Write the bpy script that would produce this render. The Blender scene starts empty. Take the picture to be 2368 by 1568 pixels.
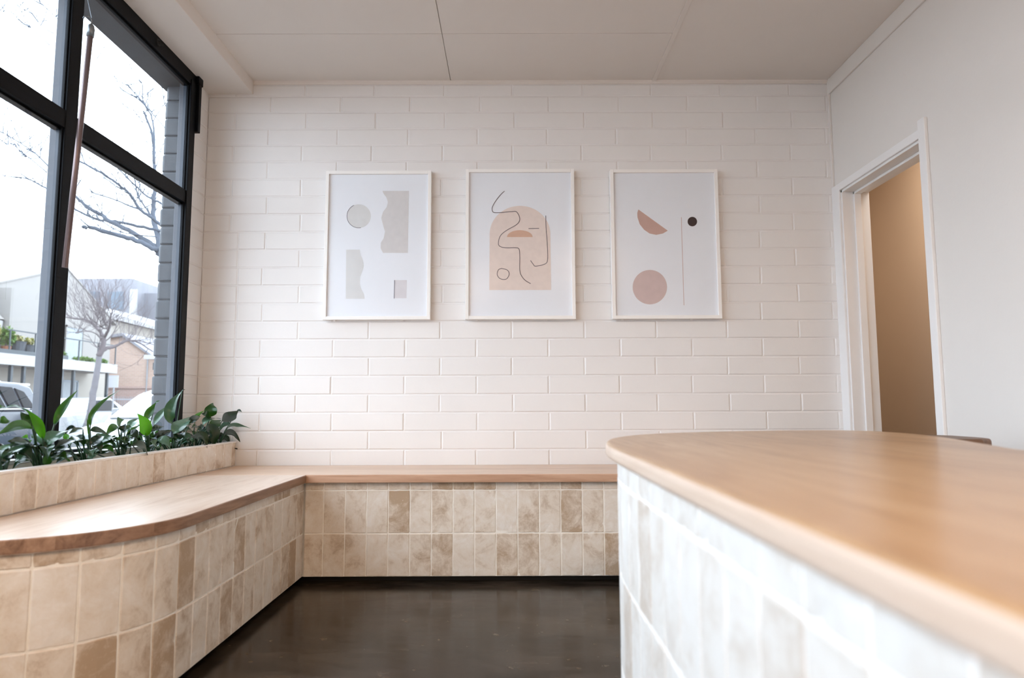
import bpy, bmesh, math, random
from mathutils import Vector, Matrix
R = random.Random(7)
SC = bpy.context.scene
COL = SC.collection

# ------------------------------------------------------------------ camera
EYE = Vector((0, 0, .838))
F_PX, PITCH, YAW, ROLL = 1582.3, .0972, .00227, -.00334
_cp, _sp, _cy, _sy = math.cos(PITCH), math.sin(PITCH), math.cos(YAW), math.sin(YAW)
FW = Vector((_sy * _cp, _cy * _cp, _sp)); _r = Vector((_cy, -_sy, 0)); _u = _r.cross(FW)
RT = _r * math.cos(ROLL) + _u * math.sin(ROLL); UP = -_r * math.sin(ROLL) + _u * math.cos(ROLL)
cam_d = bpy.data.cameras.new('camera'); cam = bpy.data.objects.new('camera', cam_d); COL.objects.link(cam)
cam.matrix_world = Matrix(((RT.x, UP.x, -FW.x, EYE.x), (RT.y, UP.y, -FW.y, EYE.y), (RT.z, UP.z, -FW.z, EYE.z), (0, 0, 0, 1)))
cam_d.sensor_width = 36; cam_d.lens = 36 * F_PX / 2368; cam_d.clip_start = .02; cam_d.clip_end = 300
cam_d.dof.use_dof = True; cam_d.dof.focus_distance = 3.7; cam_d.dof.aperture_fstop = 2.8
SC.camera = cam
# ------------------------------------------------------------------ light, exposure
SC.view_settings.view_transform = 'Standard'; SC.view_settings.look = 'None'
SC.view_settings.exposure = 0.46; SC.view_settings.gamma = 1; SC.view_settings.use_curve_mapping = False
W = bpy.data.worlds.new('overcast_sky'); SC.world = W; W.use_nodes = True
_n = W.node_tree.nodes; _bg = _n['Background']
SKY = 5.2
_bg.inputs[0].default_value = (.77, .885, 1, 1); _bg.inputs[1].default_value = SKY


def lamp(name, loc, rot, sx, sy, power, color):
    d = bpy.data.lights.new(name, 'AREA'); d.shape = 'RECTANGLE'; d.size = sx; d.size_y = sy; d.energy = power; d.color = color
    o = bpy.data.objects.new(name, d); COL.objects.link(o); o.location = loc; o.rotation_euler = rot
    return o


# ------------------------------------------------------------------ helpers
def at(x, y, ax, val):
    """the point where the sight line of pixel (x, y) meets the plane  coordinate[ax] = val"""
    d = FW + RT * ((x - 1184) / F_PX) - UP * ((y - 784) / F_PX)
    return EYE + d * ((val - EYE[ax]) / d[ax])


def tag(o, label=None, cat=None, group=None, kind=None):
    if label: o['label'] = label
    if cat: o['category'] = cat
    if group: o['group'] = group
    if kind: o['kind'] = kind
    return o


def empty(name, loc, label=None, cat=None, group=None, kind=None, parent=None):
    o = bpy.data.objects.new(name, None); COL.objects.link(o); o.location = loc; o.empty_display_size = .1
    return tag(o, label, cat, group, kind)


def origin_of(p):
    v = Vector((0, 0, 0))
    while p: v += p.location; p = p.parent
    return v


class MB:
    def __init__(s): s.v = []; s.f = []; s.m = []; s.t = []

    def face(s, idx, m=0, t=(0, 0, 0)): s.f.append(idx); s.m.append(m); s.t.append(t)

    def poly(s, pts, m=0, t=(0, 0, 0)):
        i = len(s.v); s.v += [Vector(p) for p in pts]; s.face(tuple(range(i, i + len(pts))), m, t)

    def box(s, x0, x1, y0, y1, z0, z1, m=0, t=(0, 0, 0)):
        i = len(s.v)
        s.v += [Vector(p) for p in ((x0, y0, z0), (x1, y0, z0), (x1, y1, z0), (x0, y1, z0), (x0, y0, z1), (x1, y0, z1), (x1, y1, z1), (x0, y1, z1))]
        for q in ((0, 3, 2, 1), (4, 5, 6, 7), (0, 1, 5, 4), (1, 2, 6, 5), (2, 3, 7, 6), (3, 0, 4, 7)): s.face(tuple(i + k for k in q), m, t)
        return s

    def prism(s, outline, lo, hi, ax=2, m=0, ms=None):
        """outline: 2D points, extruded along axis ax from lo to hi"""
        n = len(outline); i = len(s.v)

        def p3(a, b, c): return Vector({2: (a, b, c), 1: (a, c, b), 0: (c, a, b)}[ax])
        s.v += [p3(a, b, lo) for a, b in outline] + [p3(a, b, hi) for a, b in outline]
        s.face(tuple(range(i, i + n))[::-1], m); s.face(tuple(range(i + n, i + 2 * n)), m)
        for k in range(n): s.face((i + k, i + (k + 1) % n, i + n + (k + 1) % n, i + n + k), m if ms is None else ms)
        return s

    def bar(s, a, b, w, h=None, m=0):
        a, b = Vector(a), Vector(b); h = h or w; d = (b - a).normalized()
        up = Vector((0, 0, 1)) if abs(d.z) < .9 else Vector((0, 1, 0))
        x = d.cross(up).normalized() * w / 2; y = x.cross(d).normalized() * h / 2; i = len(s.v)
        for p in (a, b): s.v += [p - x - y, p + x - y, p + x + y, p - x + y]
        for q in ((0, 1, 2, 3), (7, 6, 5, 4), (0, 4, 5, 1), (1, 5, 6, 2), (2, 6, 7, 3), (3, 7, 4, 0)): s.face(tuple(i + k for k in q), m)
        return s

    def tube(s, pts, rad, n=8, m=0, cap=True):
        pts = [Vector(p) for p in pts]; rad = rad if isinstance(rad, (list, tuple)) else [rad] * len(pts)
        i = len(s.v); L = len(pts); ref = Vector((0.123, .97, .2)).normalized()
        for k, p in enumerate(pts):
            d = (pts[min(k + 1, L - 1)] - pts[max(k - 1, 0)]).normalized()
            if abs(d.dot(ref)) > .95: ref = Vector((.97, .1, .2)).normalized()
            x = d.cross(ref).normalized(); y = d.cross(x)
            for j in range(n):
                a = 2 * math.pi * j / n; s.v.append(p + (x * math.cos(a) + y * math.sin(a)) * rad[k])
        for k in range(L - 1):
            for j in range(n):
                s.face((i + k * n + j, i + k * n + (j + 1) % n, i + (k + 1) * n + (j + 1) % n, i + (k + 1) * n + j), m)
        if cap:
            s.face(tuple(i + j for j in range(n))[::-1], m); s.face(tuple(i + (L - 1) * n + j for j in range(n)), m)
        return s

    def build(s, name, mats, parent=None, smooth=False, bevel=0, seg=2, origin=None, fix=True):
        if not isinstance(mats, (list, tuple)): mats = [mats]
        if parent is not None: org = origin_of(parent)
        elif origin is not None: org = Vector(origin)
        else:
            xs = [v.x for v in s.v]; ys = [v.y for v in s.v]; zs = [v.z for v in s.v]
            org = Vector(((min(xs) + max(xs)) / 2, (min(ys) + max(ys)) / 2, min(zs)))
        me = bpy.data.meshes.new(name)
        me.from_pydata([tuple(v - org) for v in s.v], [], s.f)
        for m in mats: me.materials.append(m)
        me.polygons.foreach_set('material_index', s.m)
        at_ = me.attributes.new('tint', 'FLOAT_VECTOR', 'FACE')
        at_.data.foreach_set('vector', [c for t in s.t for c in t])
        if fix:
            bm = bmesh.new(); bm.from_mesh(me); bmesh.ops.recalc_face_normals(bm, faces=bm.faces); bm.to_mesh(me); bm.free()
        if smooth: me.polygons.foreach_set('use_smooth', [True] * len(me.polygons))
        me.update()
        o = bpy.data.objects.new(name, me); COL.objects.link(o)
        if parent is not None: o.parent = parent
        else: o.location = org
        if bevel:
            b = o.modifiers.new('bevel', 'BEVEL'); b.width = bevel; b.segments = seg; b.limit_method = 'ANGLE'; b.angle_limit = .6
        return o


def struct(o): o['kind'] = 'structure'; return o


# ------------------------------------------------------------------ materials
def srgb(r, g, b):
    f = lambda c: (c / 255 / 12.92) if c <= 10.3 else ((c / 255 + .055) / 1.055) ** 2.4
    return (f(r), f(g), f(b), 1)


class NT:
    def __init__(s, name):
        s.mat = bpy.data.materials.new(name); s.mat.use_nodes = True; s.t = s.mat.node_tree; s.n = s.t.nodes; s.p = s.n['Principled BSDF']
        s.tc = s.n.new('ShaderNodeTexCoord')

    def node(s, typ, **kw):
        x = s.n.new('ShaderNode' + typ)
        for k, v in kw.items():
            if k.startswith('i_'): x.inputs[int(k[2:]) if k[2:].isdigit() else k[2:]].default_value = v
            else: setattr(x, k, v)
        return x

    def link(s, a, b): s.t.links.new(a, b)

    def set(s, **kw):
        for k, v in kw.items(): s.p.inputs[k.replace('_', ' ')].default_value = v
        return s

    def mapping(s, scale=(1, 1, 1), coord='Object', rot=(0, 0, 0), vec=None):
        m = s.node('Mapping'); m.inputs['Scale'].default_value = scale; m.inputs['Rotation'].default_value = rot
        s.link(vec or s.tc.outputs[coord], m.inputs[0]); return m.outputs[0]

    def noise(s, vec, scale, detail=4, rough=.55, dist=0):
        x = s.node('TexNoise'); x.inputs['Scale'].default_value = scale; x.inputs['Detail'].default_value = detail
        x.inputs['Roughness'].default_value = rough; x.inputs['Distortion'].default_value = dist
        s.link(vec, x.inputs[0]); return x.outputs[0]

    def ramp(s, fac, stops):
        x = s.node('ValToRGB'); e = x.color_ramp.elements
        while len(e) < len(stops): e.new(.5)
        for k, (p, c) in enumerate(stops): e[k].position = p; e[k].color = c if len(c) == 4 else (*c, 1)
        s.link(fac, x.inputs[0]); return x.outputs[0]

    def mix(s, fac, a, b, mode='MIX'):
        x = s.node('Mix', data_type='RGBA', blend_type=mode)
        for v, k in ((fac, 0), (a, 6), (b, 7)):
            if hasattr(v, 'links'): s.link(v, x.inputs[k])
            else: x.inputs[k].default_value = v
        return x.outputs[2]

    def bump(s, h, strength, dist=.002):
        b = s.node('Bump'); b.inputs['Strength'].default_value = strength; b.inputs['Distance'].default_value = dist
        s.link(h, b.inputs['Height']); s.link(b.outputs[0], s.p.inputs['Normal'])

    def col(s, c):
        if hasattr(c, 'links'): s.link(c, s.p.inputs['Base Color'])
        else: s.p.inputs['Base Color'].default_value = c
        return s


def paint(name, c, rough=.6, var=.04, scale=3, bump=.15, bscale=120, spec=.4):
    m = NT(name); o = m.tc.outputs['Object']
    n = m.noise(o, scale, 3)
    d = (c[0] * (1 - var), c[1] * (1 - var), c[2] * (1 - var), 1); l = tuple(min(1, x * (1 + var)) for x in c[:3]) + (1,)
    m.col(m.ramp(n, [(.3, d), (.7, l)])).set(Roughness=rough); m.p.inputs['Specular IOR Level'].default_value = spec
    if bump: m.bump(m.noise(o, bscale, 3), bump, .0015)
    return m.mat


M = {}
M['wall'] = paint('white_wall_paint', srgb(230, 225, 220), .62, .015, 2, .25, 60)
M['brick'] = paint('white_painted_brick', srgb(236, 233, 231), .5, .02, 2.5, .35, 45)
M['ceil'] = paint('ceiling_paint', srgb(232, 224, 217), .8, .01, 2, .1, 80)
M['trim'] = paint('white_trim_gloss', srgb(240, 238, 237), .35, .01, 3, .05, 50)
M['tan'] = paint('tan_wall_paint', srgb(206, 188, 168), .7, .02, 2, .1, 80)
M['black'] = paint('black_frame_paint', srgb(5, 9, 15), .5, .2, 30, .3, 200, .14)
M['greybrick'] = paint('grey_painted_brick', srgb(60, 65, 71), .6, .12, 20, .4, 90)
M['frame_skylit'] = paint('black_frame_sky_sheen', srgb(66, 72, 82), .4, .06, 20, .1, 90)  # black frame paint too; daylight and sky sheen painted in as grey
M['sill'] = paint('white_sill', srgb(225, 224, 224), .4, .02, 5, .05, 90)
M['kick'] = paint('black_kickboard', srgb(14, 14, 15), .5, .1, 10, 0)
M['grout'] = paint('cream_grout', srgb(250, 244, 234), .85, .04, 40, .3, 300)
M['edge'] = paint('white_edge_trim', srgb(248, 244, 240), .5, .02, 20, .05)
M['framewhite'] = paint('white_frame_lacquer', srgb(248, 245, 242), .35, .01, 5, 0)
M['paper'] = paint('art_paper', srgb(237, 240, 246), .9, .01, 6, 0)
M['soil'] = paint('potting_soil', srgb(52, 40, 32), .95, .4, 60, .8, 200)
M['steel'] = paint('galvanised_steel', srgb(128, 134, 140), .35, .1, 60, .1); M['steel'].node_tree.nodes['Principled BSDF'].inputs['Metallic'].default_value = .8
M['pole'] = paint('brown_anodised_pole', srgb(124, 108, 108), .3, .06, 40, 0); M['pole'].node_tree.nodes['Principled BSDF'].inputs['Metallic'].default_value = .5


def tile_mat(name, light, mid, dark, rough=.5, darkness=.0):
    m = NT(name); a = m.node('Attribute', attribute_name='tint'); o = m.tc.outputs['Object']
    sep = m.node('SeparateXYZ'); m.link(a.outputs['Vector'], sep.inputs[0])
    off = m.node('VectorMath', operation='MULTIPLY_ADD'); m.link(a.outputs['Vector'], off.inputs[0]); off.inputs[1].default_value = (17, 23, 31); m.link(o, off.inputs[2])
    n1 = m.noise(off.outputs[0], 10, 8, .68, .5); n2 = m.noise(off.outputs[0], 48, 5, .65, .8)
    add = m.node('Math', operation='MULTIPLY_ADD'); m.link(sep.outputs[0], add.inputs[0]); add.inputs[1].default_value = .6; m.link(n1, add.inputs[2])
    add2 = m.node('Math', operation='MULTIPLY_ADD'); m.link(n2, add2.inputs[0]); add2.inputs[1].default_value = .26; m.link(add.outputs[0], add2.inputs[2])
    c = m.ramp(add2.outputs[0], [(.50, light), (.74, mid), (.97, dark), (1, dark)])
    v = m.node('TexVoronoi', feature='F1'); v.inputs['Scale'].default_value = 55; m.link(off.outputs[0], v.inputs[0])
    pit = m.ramp(v.outputs[0], [(.05, (.0, .0, .0)), (.12, (1, 1, 1))])
    c2 = m.mix(m.ramp(n2, [(.6, (0, 0, 0)), (.75, (.35, .35, .35))]), c, tuple(min(1, x * 1.18) for x in light[:3]) + (1,))
    m.col(c2).set(Roughness=rough)
    h = m.mix(.5, pit, n2)
    m.bump(h, .35, .0015)
    return m.mat


M['tile'] = tile_mat('tumbled_travertine', srgb(243, 236, 227), srgb(231, 218, 202), srgb(188, 163, 136))
M['tile_lit'] = tile_mat('travertine_window_lit', srgb(228, 226, 223), srgb(220, 215, 209), srgb(198, 186, 174))  # travertine again for the counter, window light bleaching put into its colours


def wood_mat(name, along, light, mid, dark, board=.09, rough=.3, coat=.0, crough=.12):
    m = NT(name); o = m.tc.outputs['Object']; sep = m.node('SeparateXYZ'); m.link(o, sep.inputs[0])
    ac = {'X': 1, 'Y': 0}[along]
    fl = m.node('Math', operation='DIVIDE'); m.link(sep.outputs[ac], fl.inputs[0]); fl.inputs[1].default_value = board
    fl2 = m.node('Math', operation='FLOOR'); m.link(fl.outputs[0], fl2.inputs[0])
    wn = m.node('TexWhiteNoise', noise_dimensions='1D'); m.link(fl2.outputs[0], wn.inputs['W'])
    off = m.node('VectorMath', operation='MULTIPLY_ADD'); m.link(wn.outputs['Color'], off.inputs[0]); off.inputs[1].default_value = (9, 9, 9); m.link(o, off.inputs[2])
    sc = (1.2, 14, 14) if along == 'X' else (14, 1.2, 14)
    v = m.mapping(sc, vec=off.outputs[0])
    n1 = m.noise(v, 1.6, 5, .6, 1.6); n2 = m.noise(v, 9, 3, .6, .3)
    a = m.node('Math', operation='MULTIPLY_ADD'); m.link(n2, a.inputs[0]); a.inputs[1].default_value = .25; m.link(n1, a.inputs[2])
    b = m.node('Math', operation='MULTIPLY_ADD'); m.link(wn.outputs['Value'], b.inputs[0]); b.inputs[1].default_value = .16; m.link(a.outputs[0], b.inputs[2])
    c = m.ramp(b.outputs[0], [(.42, light), (.68, mid), (.95, dark)])
    m.col(c).set(Roughness=rough); m.p.inputs['Coat Weight'].default_value = coat; m.p.inputs['Coat Roughness'].default_value = crough
    m.bump(n2, .06, .0008)
    return m.mat


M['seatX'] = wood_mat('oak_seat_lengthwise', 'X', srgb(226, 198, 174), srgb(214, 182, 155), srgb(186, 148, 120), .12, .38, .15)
M['seatY'] = wood_mat('oak_seat_window_glare', 'Y', srgb(236, 214, 196), srgb(226, 201, 180), srgb(198, 166, 140), .12, .36, .8, crough=.34)  # base made paler than the wall seat, painting in the window glare
M['edgewood'] = wood_mat('end_grain_edge', 'Y', srgb(178, 142, 116), srgb(156, 120, 95), srgb(112, 80, 60), .05, .45)
M['edgewood2'] = wood_mat('oak_front_edge', 'X', srgb(212, 172, 144), srgb(196, 154, 126), srgb(170, 128, 100), .2, .45)
M['edgewood_lit'] = wood_mat('oak_counter_edge_lit', 'Y', srgb(216, 196, 180), srgb(208, 186, 168), srgb(192, 166, 146), .2, .35)  # countertop oak made paler: window light on the edge put into the colour
M['counter'] = wood_mat('oak_countertop', 'Y', srgb(206, 177, 143), srgb(189, 155, 118), srgb(162, 127, 93), .11, .34, .25, crough=.2)
M['stool'] = wood_mat('walnut_stool', 'X', srgb(134, 102, 76), srgb(112, 82, 60), srgb(76, 54, 40), .2, .45)


def floor_mat():
    m = NT('polished_dark_concrete'); o = m.tc.outputs['Object']
    n1 = m.noise(m.mapping((1, 2.2, 1)), 2.2, 6, .6, .4); n2 = m.noise(m.mapping((1, 3, 1)), 7, 5, .65, .4); n3 = m.noise(o, 18, 4, .6)
    c = m.ramp(n1, [(.34, srgb(22, 18, 15)), (.50, srgb(46, 39, 33)), (.66, srgb(80, 69, 59))])
    c = m.mix(.45, c, m.ramp(n2, [(.35, srgb(20, 17, 14)), (.65, srgb(78, 68, 59))]))
    c = m.mix(m.ramp(n3, [(.64, (0, 0, 0)), (.72, (.4, .4, .4))]), c, srgb(132, 116, 94))
    m.col(c); m.link(m.ramp(n2, [(.3, (.13, .13, .13)), (.7, (.26, .26, .26))]), m.p.inputs['Roughness']); m.p.inputs['Specular IOR Level'].default_value = .24
    return m.mat


M['floor'] = floor_mat()


def glass_mat(name, tint=(.97, .985, 1, 1), gloss=.08, rough=0.0):
    m = bpy.data.materials.new(name); m.use_nodes = True; t = m.node_tree; n = t.nodes
    for x in list(n):
        if x.type != 'OUTPUT_MATERIAL': n.remove(x)
    tr = n.new('ShaderNodeBsdfTransparent'); tr.inputs[0].default_value = tint
    gl = n.new('ShaderNodeBsdfGlossy'); gl.inputs['Roughness'].default_value = rough
    lw = n.new('ShaderNodeLayerWeight'); lw.inputs[0].default_value = .5
    pw = n.new('ShaderNodeMath'); pw.operation = 'POWER'; pw.inputs[1].default_value = 5; t.links.new(lw.outputs['Facing'], pw.inputs[0])
    fr = n.new('ShaderNodeMath'); fr.operation = 'MULTIPLY_ADD'; fr.inputs[1].default_value = .92; fr.inputs[2].default_value = gloss; t.links.new(pw.outputs[0], fr.inputs[0])
    mx = n.new('ShaderNodeMixShader')
    t.links.new(fr.outputs[0], mx.inputs[0]); t.links.new(tr.outputs[0], mx.inputs[1]); t.links.new(gl.outputs[0], mx.inputs[2])
    t.links.new(mx.outputs[0], n['Material Output'].inputs[0])
    return m


M['glass'] = glass_mat('window_glass')
M['picglass'] = glass_mat('picture_glass', (1, 1, 1, 1), .03, .2)


def leaf_mat(name, c, c2, trans=.3, rough=.28):
    m = NT(name); o = m.tc.outputs['Object']
    a = m.node('Attribute', attribute_name='tint'); sep = m.node('SeparateXYZ'); m.link(a.outputs['Vector'], sep.inputs[0])
    cc = m.mix(sep.outputs[0], c, c2)
    cc = m.mix(m.ramp(m.noise(o, 60, 3), [(.4, (0, 0, 0)), (.7, (.3, .3, .3))]), cc, tuple(x * .6 for x in c[:3]) + (1,))
    m.col(cc).set(Roughness=rough)
    m.bump(m.noise(m.mapping((60, 60, 60)), 1.0, 2), .15, .001)
    if trans:
        tl = m.node('BsdfTranslucent'); m.link(m.mix(.4, cc, srgb(110, 170, 20)), tl.inputs[0])
        mx = m.node('MixShader'); mx.inputs[0].default_value = trans
        m.link(m.p.outputs[0], mx.inputs[1]); m.link(tl.outputs[0], mx.inputs[2]); m.link(mx.outputs[0], m.n['Material Output'].inputs[0])
    return m.mat


M['leaf_dark'] = leaf_mat('dark_leaf', srgb(10, 32, 22), srgb(22, 52, 34), .05, .27)
M['leaf_mid'] = leaf_mat('mid_leaf', srgb(16, 56, 20), srgb(32, 82, 26), .22, .32)
M['leaf_bright'] = leaf_mat('bright_leaf', srgb(40, 104, 16), srgb(66, 130, 24), .35, .34)
M['leaf_pale'] = leaf_mat('sky_glare_leaf', srgb(44, 74, 58), srgb(84, 114, 94), .08, .2)  # paler leaf base stands in for sky glare on upturned leaves
M['stem'] = leaf_mat('stem', srgb(22, 58, 30), srgb(40, 90, 36), 0, .4)

# ================================================================== THE ROOM
lamp('added_fill_beyond', (2.35, 3.7, 2.68), (0, 0, 0), .6, .9, 15, (1, .88, .76))  # area light added to brighten the room beyond the door
lamp('added_warm_fill', (1.0, -1.2, 2.66), (0, 0, 0), .6, .6, 46, (1, .70, .45))  # warm area light added out of view to strengthen the warm bounce
lamp('added_warm_fill', (-.6, -2.6, 2.66), (0, 0, 0), .6, .6, 46, (1, .70, .45))  # second added warm light, also unseen behind the camera
YB, XL, XR, ZC = 3.826, -1.75, 1.86, 2.72
YR = -4.2        # rear of the shop, behind the camera

m = MB(); m.box(XL - .08, 3.4, YR, 5.6, -.12, 0)
struct(m.build('floor', M['floor']))

# ceiling: sheets with fine joints under a backing
m = MB(); m.box(XL - .08, XR + .1, YR, YB + .1, ZC + .012, ZC + .14)
g = .003
xs = [-1.60, -.343, .84, 1.9]
for k in range(3):
    ys = [YR, -2.69, -1.49, -.29, .91, 2.11, 3.31, YB + .05] if k < 2 else [YR, 0.4, YB + .05]
    for a, b in zip(ys[:-1], ys[1:]): m.box(xs[k] + g / 2, xs[k + 1] - g / 2, a + g / 2, b - g / 2, ZC, ZC + .012)
m.box(.828, .852, YR, YB, ZC - .005, ZC)
struct(m.build('ceiling', M['ceil'], bevel=.001, seg=1))
# boxed bulkhead along the window
m = MB(); m.box(XL - .08, -1.49, YR, YB + .02, 2.644, 2.80)
struct(m.build('trim_1', M['ceil'], bevel=.002))
m = MB()
for k in range(1):
    pr_ = [(YB, ZC), (YB, ZC - .018), (YB - .006, ZC - .018), (YB - .014, ZC - .01), (YB - .016, ZC)]
    m.prism([(a, b) for a, b in pr_], -1.49, XR, ax=0)
struct(m.build('trim_2', M['ceil']))


def brick_face(m, P, u0, u1, z0, z1, nrm, T=.004, e=.005):
    """one painted brick: P(u) gives the point on the mortar plane"""
    j = lambda s=.0007: R.uniform(-s, s)
    lo, hi = [], []
    nu = max(1, round((u1 - u0) / .1))
    u_ = [u0 + (u1 - u0) * k / nu for k in range(nu + 1)]
    ring = [(u, z0 + j()) for u in u_] + [(u1, (z0 + z1) / 2)] + [(u, z1 + j()) for u in u_[::-1]] + [(u0, (z0 + z1) / 2)]
    i = len(m.v); cu, cz = (u0 + u1) / 2, (z0 + z1) / 2
    for u, z in ring: p = P(u); m.v.append(Vector((p[0], p[1], z)))
    t = T + j(.0012)
    for u, z in ring:
        uu = min(max(u, u0 + e), u1 - e) + j(.0004); zz = min(max(z, z0 + e), z1 - e)
        p = P(uu); m.v.append(Vector((p[0], p[1], zz)) + nrm * t)
    n = len(ring)
    for k in range(n): m.face((i + k, i + (k + 1) % n, i + n + (k + 1) % n, i + n + k))
    m.face(tuple(i + n + k for k in range(n)))


# course heights of the back wall, measured from the top
ZL = [2.70]
_yc = {0: 223.2, 1: 259.8, 2: 298, 3: 335.8, 4: 373.2, 13: 742.5, 14: 783.8, 15: 826, 16: 868.5, 17: 911.3, 18: 953.4, 19: 996, 20: 1039}
_z = {k: at(1185, y, 1, YB).z for k, y in _yc.items()}
for k in range(21):
    if k in _z: ZL.append(_z[k])
    else: ZL.append(_z[4] + (_z[13] - _z[4]) * (k - 4) / 9)
while ZL[-1] > .12: ZL.append(ZL[-1] - .1)
ZL.append(0)
_rowx = {0: 866.5, 1: 949, 2: 868.6, 3: 943, 4: 861, 14: 854, 15: 936, 16: 852.3, 17: 934.3, 18: 851, 19: 935.4, 20: 852.7}
XJ = {}
for k in range(len(ZL) - 1):
    zc = (ZL[k] + ZL[k + 1]) / 2
    base = -.801 if k % 2 == 0 else -.601
    if k in _rowx:
        p = FW * 1.0; x = _rowx[k]
        # solve for the pixel row of this height, then read X
        ypx = 200 + k * 41
        for _ in range(6):
            q = at(x, ypx, 1, YB); ypx += (q.z - zc) * 412
        XJ[k] = at(x, ypx, 1, YB).x
    else: XJ[k] = None
avg = {0: sum(XJ[k] for k in XJ if XJ[k] is not None and k % 2 == 0) / 7, 1: sum(XJ[k] for k in XJ if XJ[k] is not None and k % 2 == 1) / 5}
for k in XJ:
    if XJ[k] is None: XJ[k] = avg[k % 2] + R.uniform(-.008, .008)

m = MB(); m.box(XL - .07, XR + .16, YB, YB + .2, 0, ZC + .1)
gj = .004
for k in range(len(ZL) - 1):
    z1, z0 = ZL[k] - gj / 2, ZL[k + 1] + gj / 2
    js = [XJ[k] + .4025 * i + R.uniform(-.004, .004) for i in range(-4, 9)]
    if k >= 9: js = [x for x in js if abs(x + 1.545) > .06] + [-1.545 + R.uniform(-.003, .003)]
    js = sorted([x for x in js if XL + .03 < x < XR - .02]); js = [XL] + js + [XR + .01]
    for a, b in zip(js[:-1], js[1:]): brick_face(m, lambda u: (u, YB), a + gj / 2, b - gj / 2, z0, z1, Vector((0, -1, 0)))
struct(m.build('wall_back', M['brick'], fix=False))

# left wall: brick nib beside the window, dwarf wall under it, lintel over it; openings are the shopfront
YN = 3.605
m = MB(); m.box(XL - .08, XL, YN, YB + .1, 0, ZC + .1)
for k in range(len(ZL) - 1):
    z1, z0 = ZL[k] - gj / 2, ZL[k + 1] + gj / 2
    if z1 > 2.66: continue
    brick_face(m, lambda u: (XL, u), YN + .004, YB - .003, z0, z1, Vector((1, 0, 0)))
m.box(XL - .08, XL, YR, YN, 0, .645); m.box(XL - .08, XL, YR, YN, 2.64, ZC + .1)
m.box(XL - .08, XL, YR, -1.52, .6, 2.7)
struct(m.build('wall_left', M['brick'], fix=False))
# outer skin of grey bullnosed bricks framing the opening
m = MB()
zz = 0
while zz < 2.55:
    h = .0985; x0, x1 = XL - .135 + R.uniform(-.006, .004), XL - .02
    y0, y1 = YN - .012 + R.uniform(-.003, .003), YB
    o_ = [(x1, y0), (x0 + .022, y0), (x0 + .008, y0 + .006), (x0, y0 + .022), (x0, y1), (x1, y1)]
    m.prism(o_, zz + .003, zz + h, ax=2); zz += .1
m.box(XL - .126, XL - .02, YN - .004, YB, 0, 2.6)
m.box(XL - .20, XL - .08, YR, YB, -.3, .60); m.box(XL - .16, XL - .02, YR, YB, 2.58, 2.95)
struct(m.build('wall_outside', M['greybrick'], bevel=.009, seg=3))

# right wall with doorway
D0, D1, DZ = 2.98, 3.748, 2.04
m = MB(); m.box(XR, XR + .145, YR, D0, 0, ZC + .1); m.box(XR, XR + .145, D1, YB + .1, 0, ZC + .1); m.box(XR, XR + .145, D0, D1, DZ, ZC + .1)
struct(m.build('wall_right', M['wall']))
m = MB(); m.box(XR - .012, XR, YR, YB, 2.632, ZC)
struct(m.build('trim_3', M['wall'], bevel=.003))
m = MB(); m.box(XR - .012, XR, YB - .018, YB, 2.07, 2.632)
struct(m.build('trim_4', M['wall'], bevel=.002))
m = MB(); m.box(XL - .1, XR + .1, YR - .12, YR, 0, ZC + .1)
struct(m.build('wall_rear', M['wall']))
# room beyond the door
m = MB(); m.box(XR + .145, 2.95, 5.2, 5.3, 0, ZC + .1); m.box(2.78, 2.95, 2.2, 5.3, 0, ZC + .1); m.box(XR + .145, 2.9, 2.1, 2.2, 0, ZC + .1)
m.box(XR + .01, XR + .145, YB + .1, 5.3, 0, ZC + .1)
m.box(XR, 2.95, 2.1, 5.3, ZC, ZC + .1)
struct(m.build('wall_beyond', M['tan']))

# door frame (open doorway)
dr = empty('door_1', (XR, (D0 + D1) / 2, 0), kind='structure')
m = MB(); m.box(XR - .001, XR + .150, D0, D0 + .018, 0, DZ); m.box(XR - .001, XR + .150, D1 - .018, D1, 0, DZ); m.box(XR - .001, XR + .150, D0, D1, DZ - .018, DZ)
m.build('door_jamb', M['trim'], dr, bevel=.0015)
m = MB(); m.box(XR + .060, XR + .098, D1 - .032, D1 - .018, 0, DZ - .018); m.box(XR + .060, XR + .098, D0 + .018, D0 + .032, 0, DZ - .018); m.box(XR + .060, XR + .098, D0, D1, DZ - .032, DZ - .018)
m.build('door_stop', M['trim'], dr, bevel=.002)
m = MB(); m.box(XR - .016, XR, D0 - .045, D0 + .006, 0, 2.115)
m.build('architrave', M['trim'], dr, bevel=.003)
m = MB(); m.box(XR - .014, XR, D1 - .006, YB, 0, DZ + .036)
m.build('architrave', M['trim'], dr, bevel=.003)
m = MB(); m.box(XR - .014, XR, D0 + .006, D1 - .006, DZ - .006, DZ + .036)
m.build('architrave', M['trim'], dr, bevel=.003)

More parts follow.
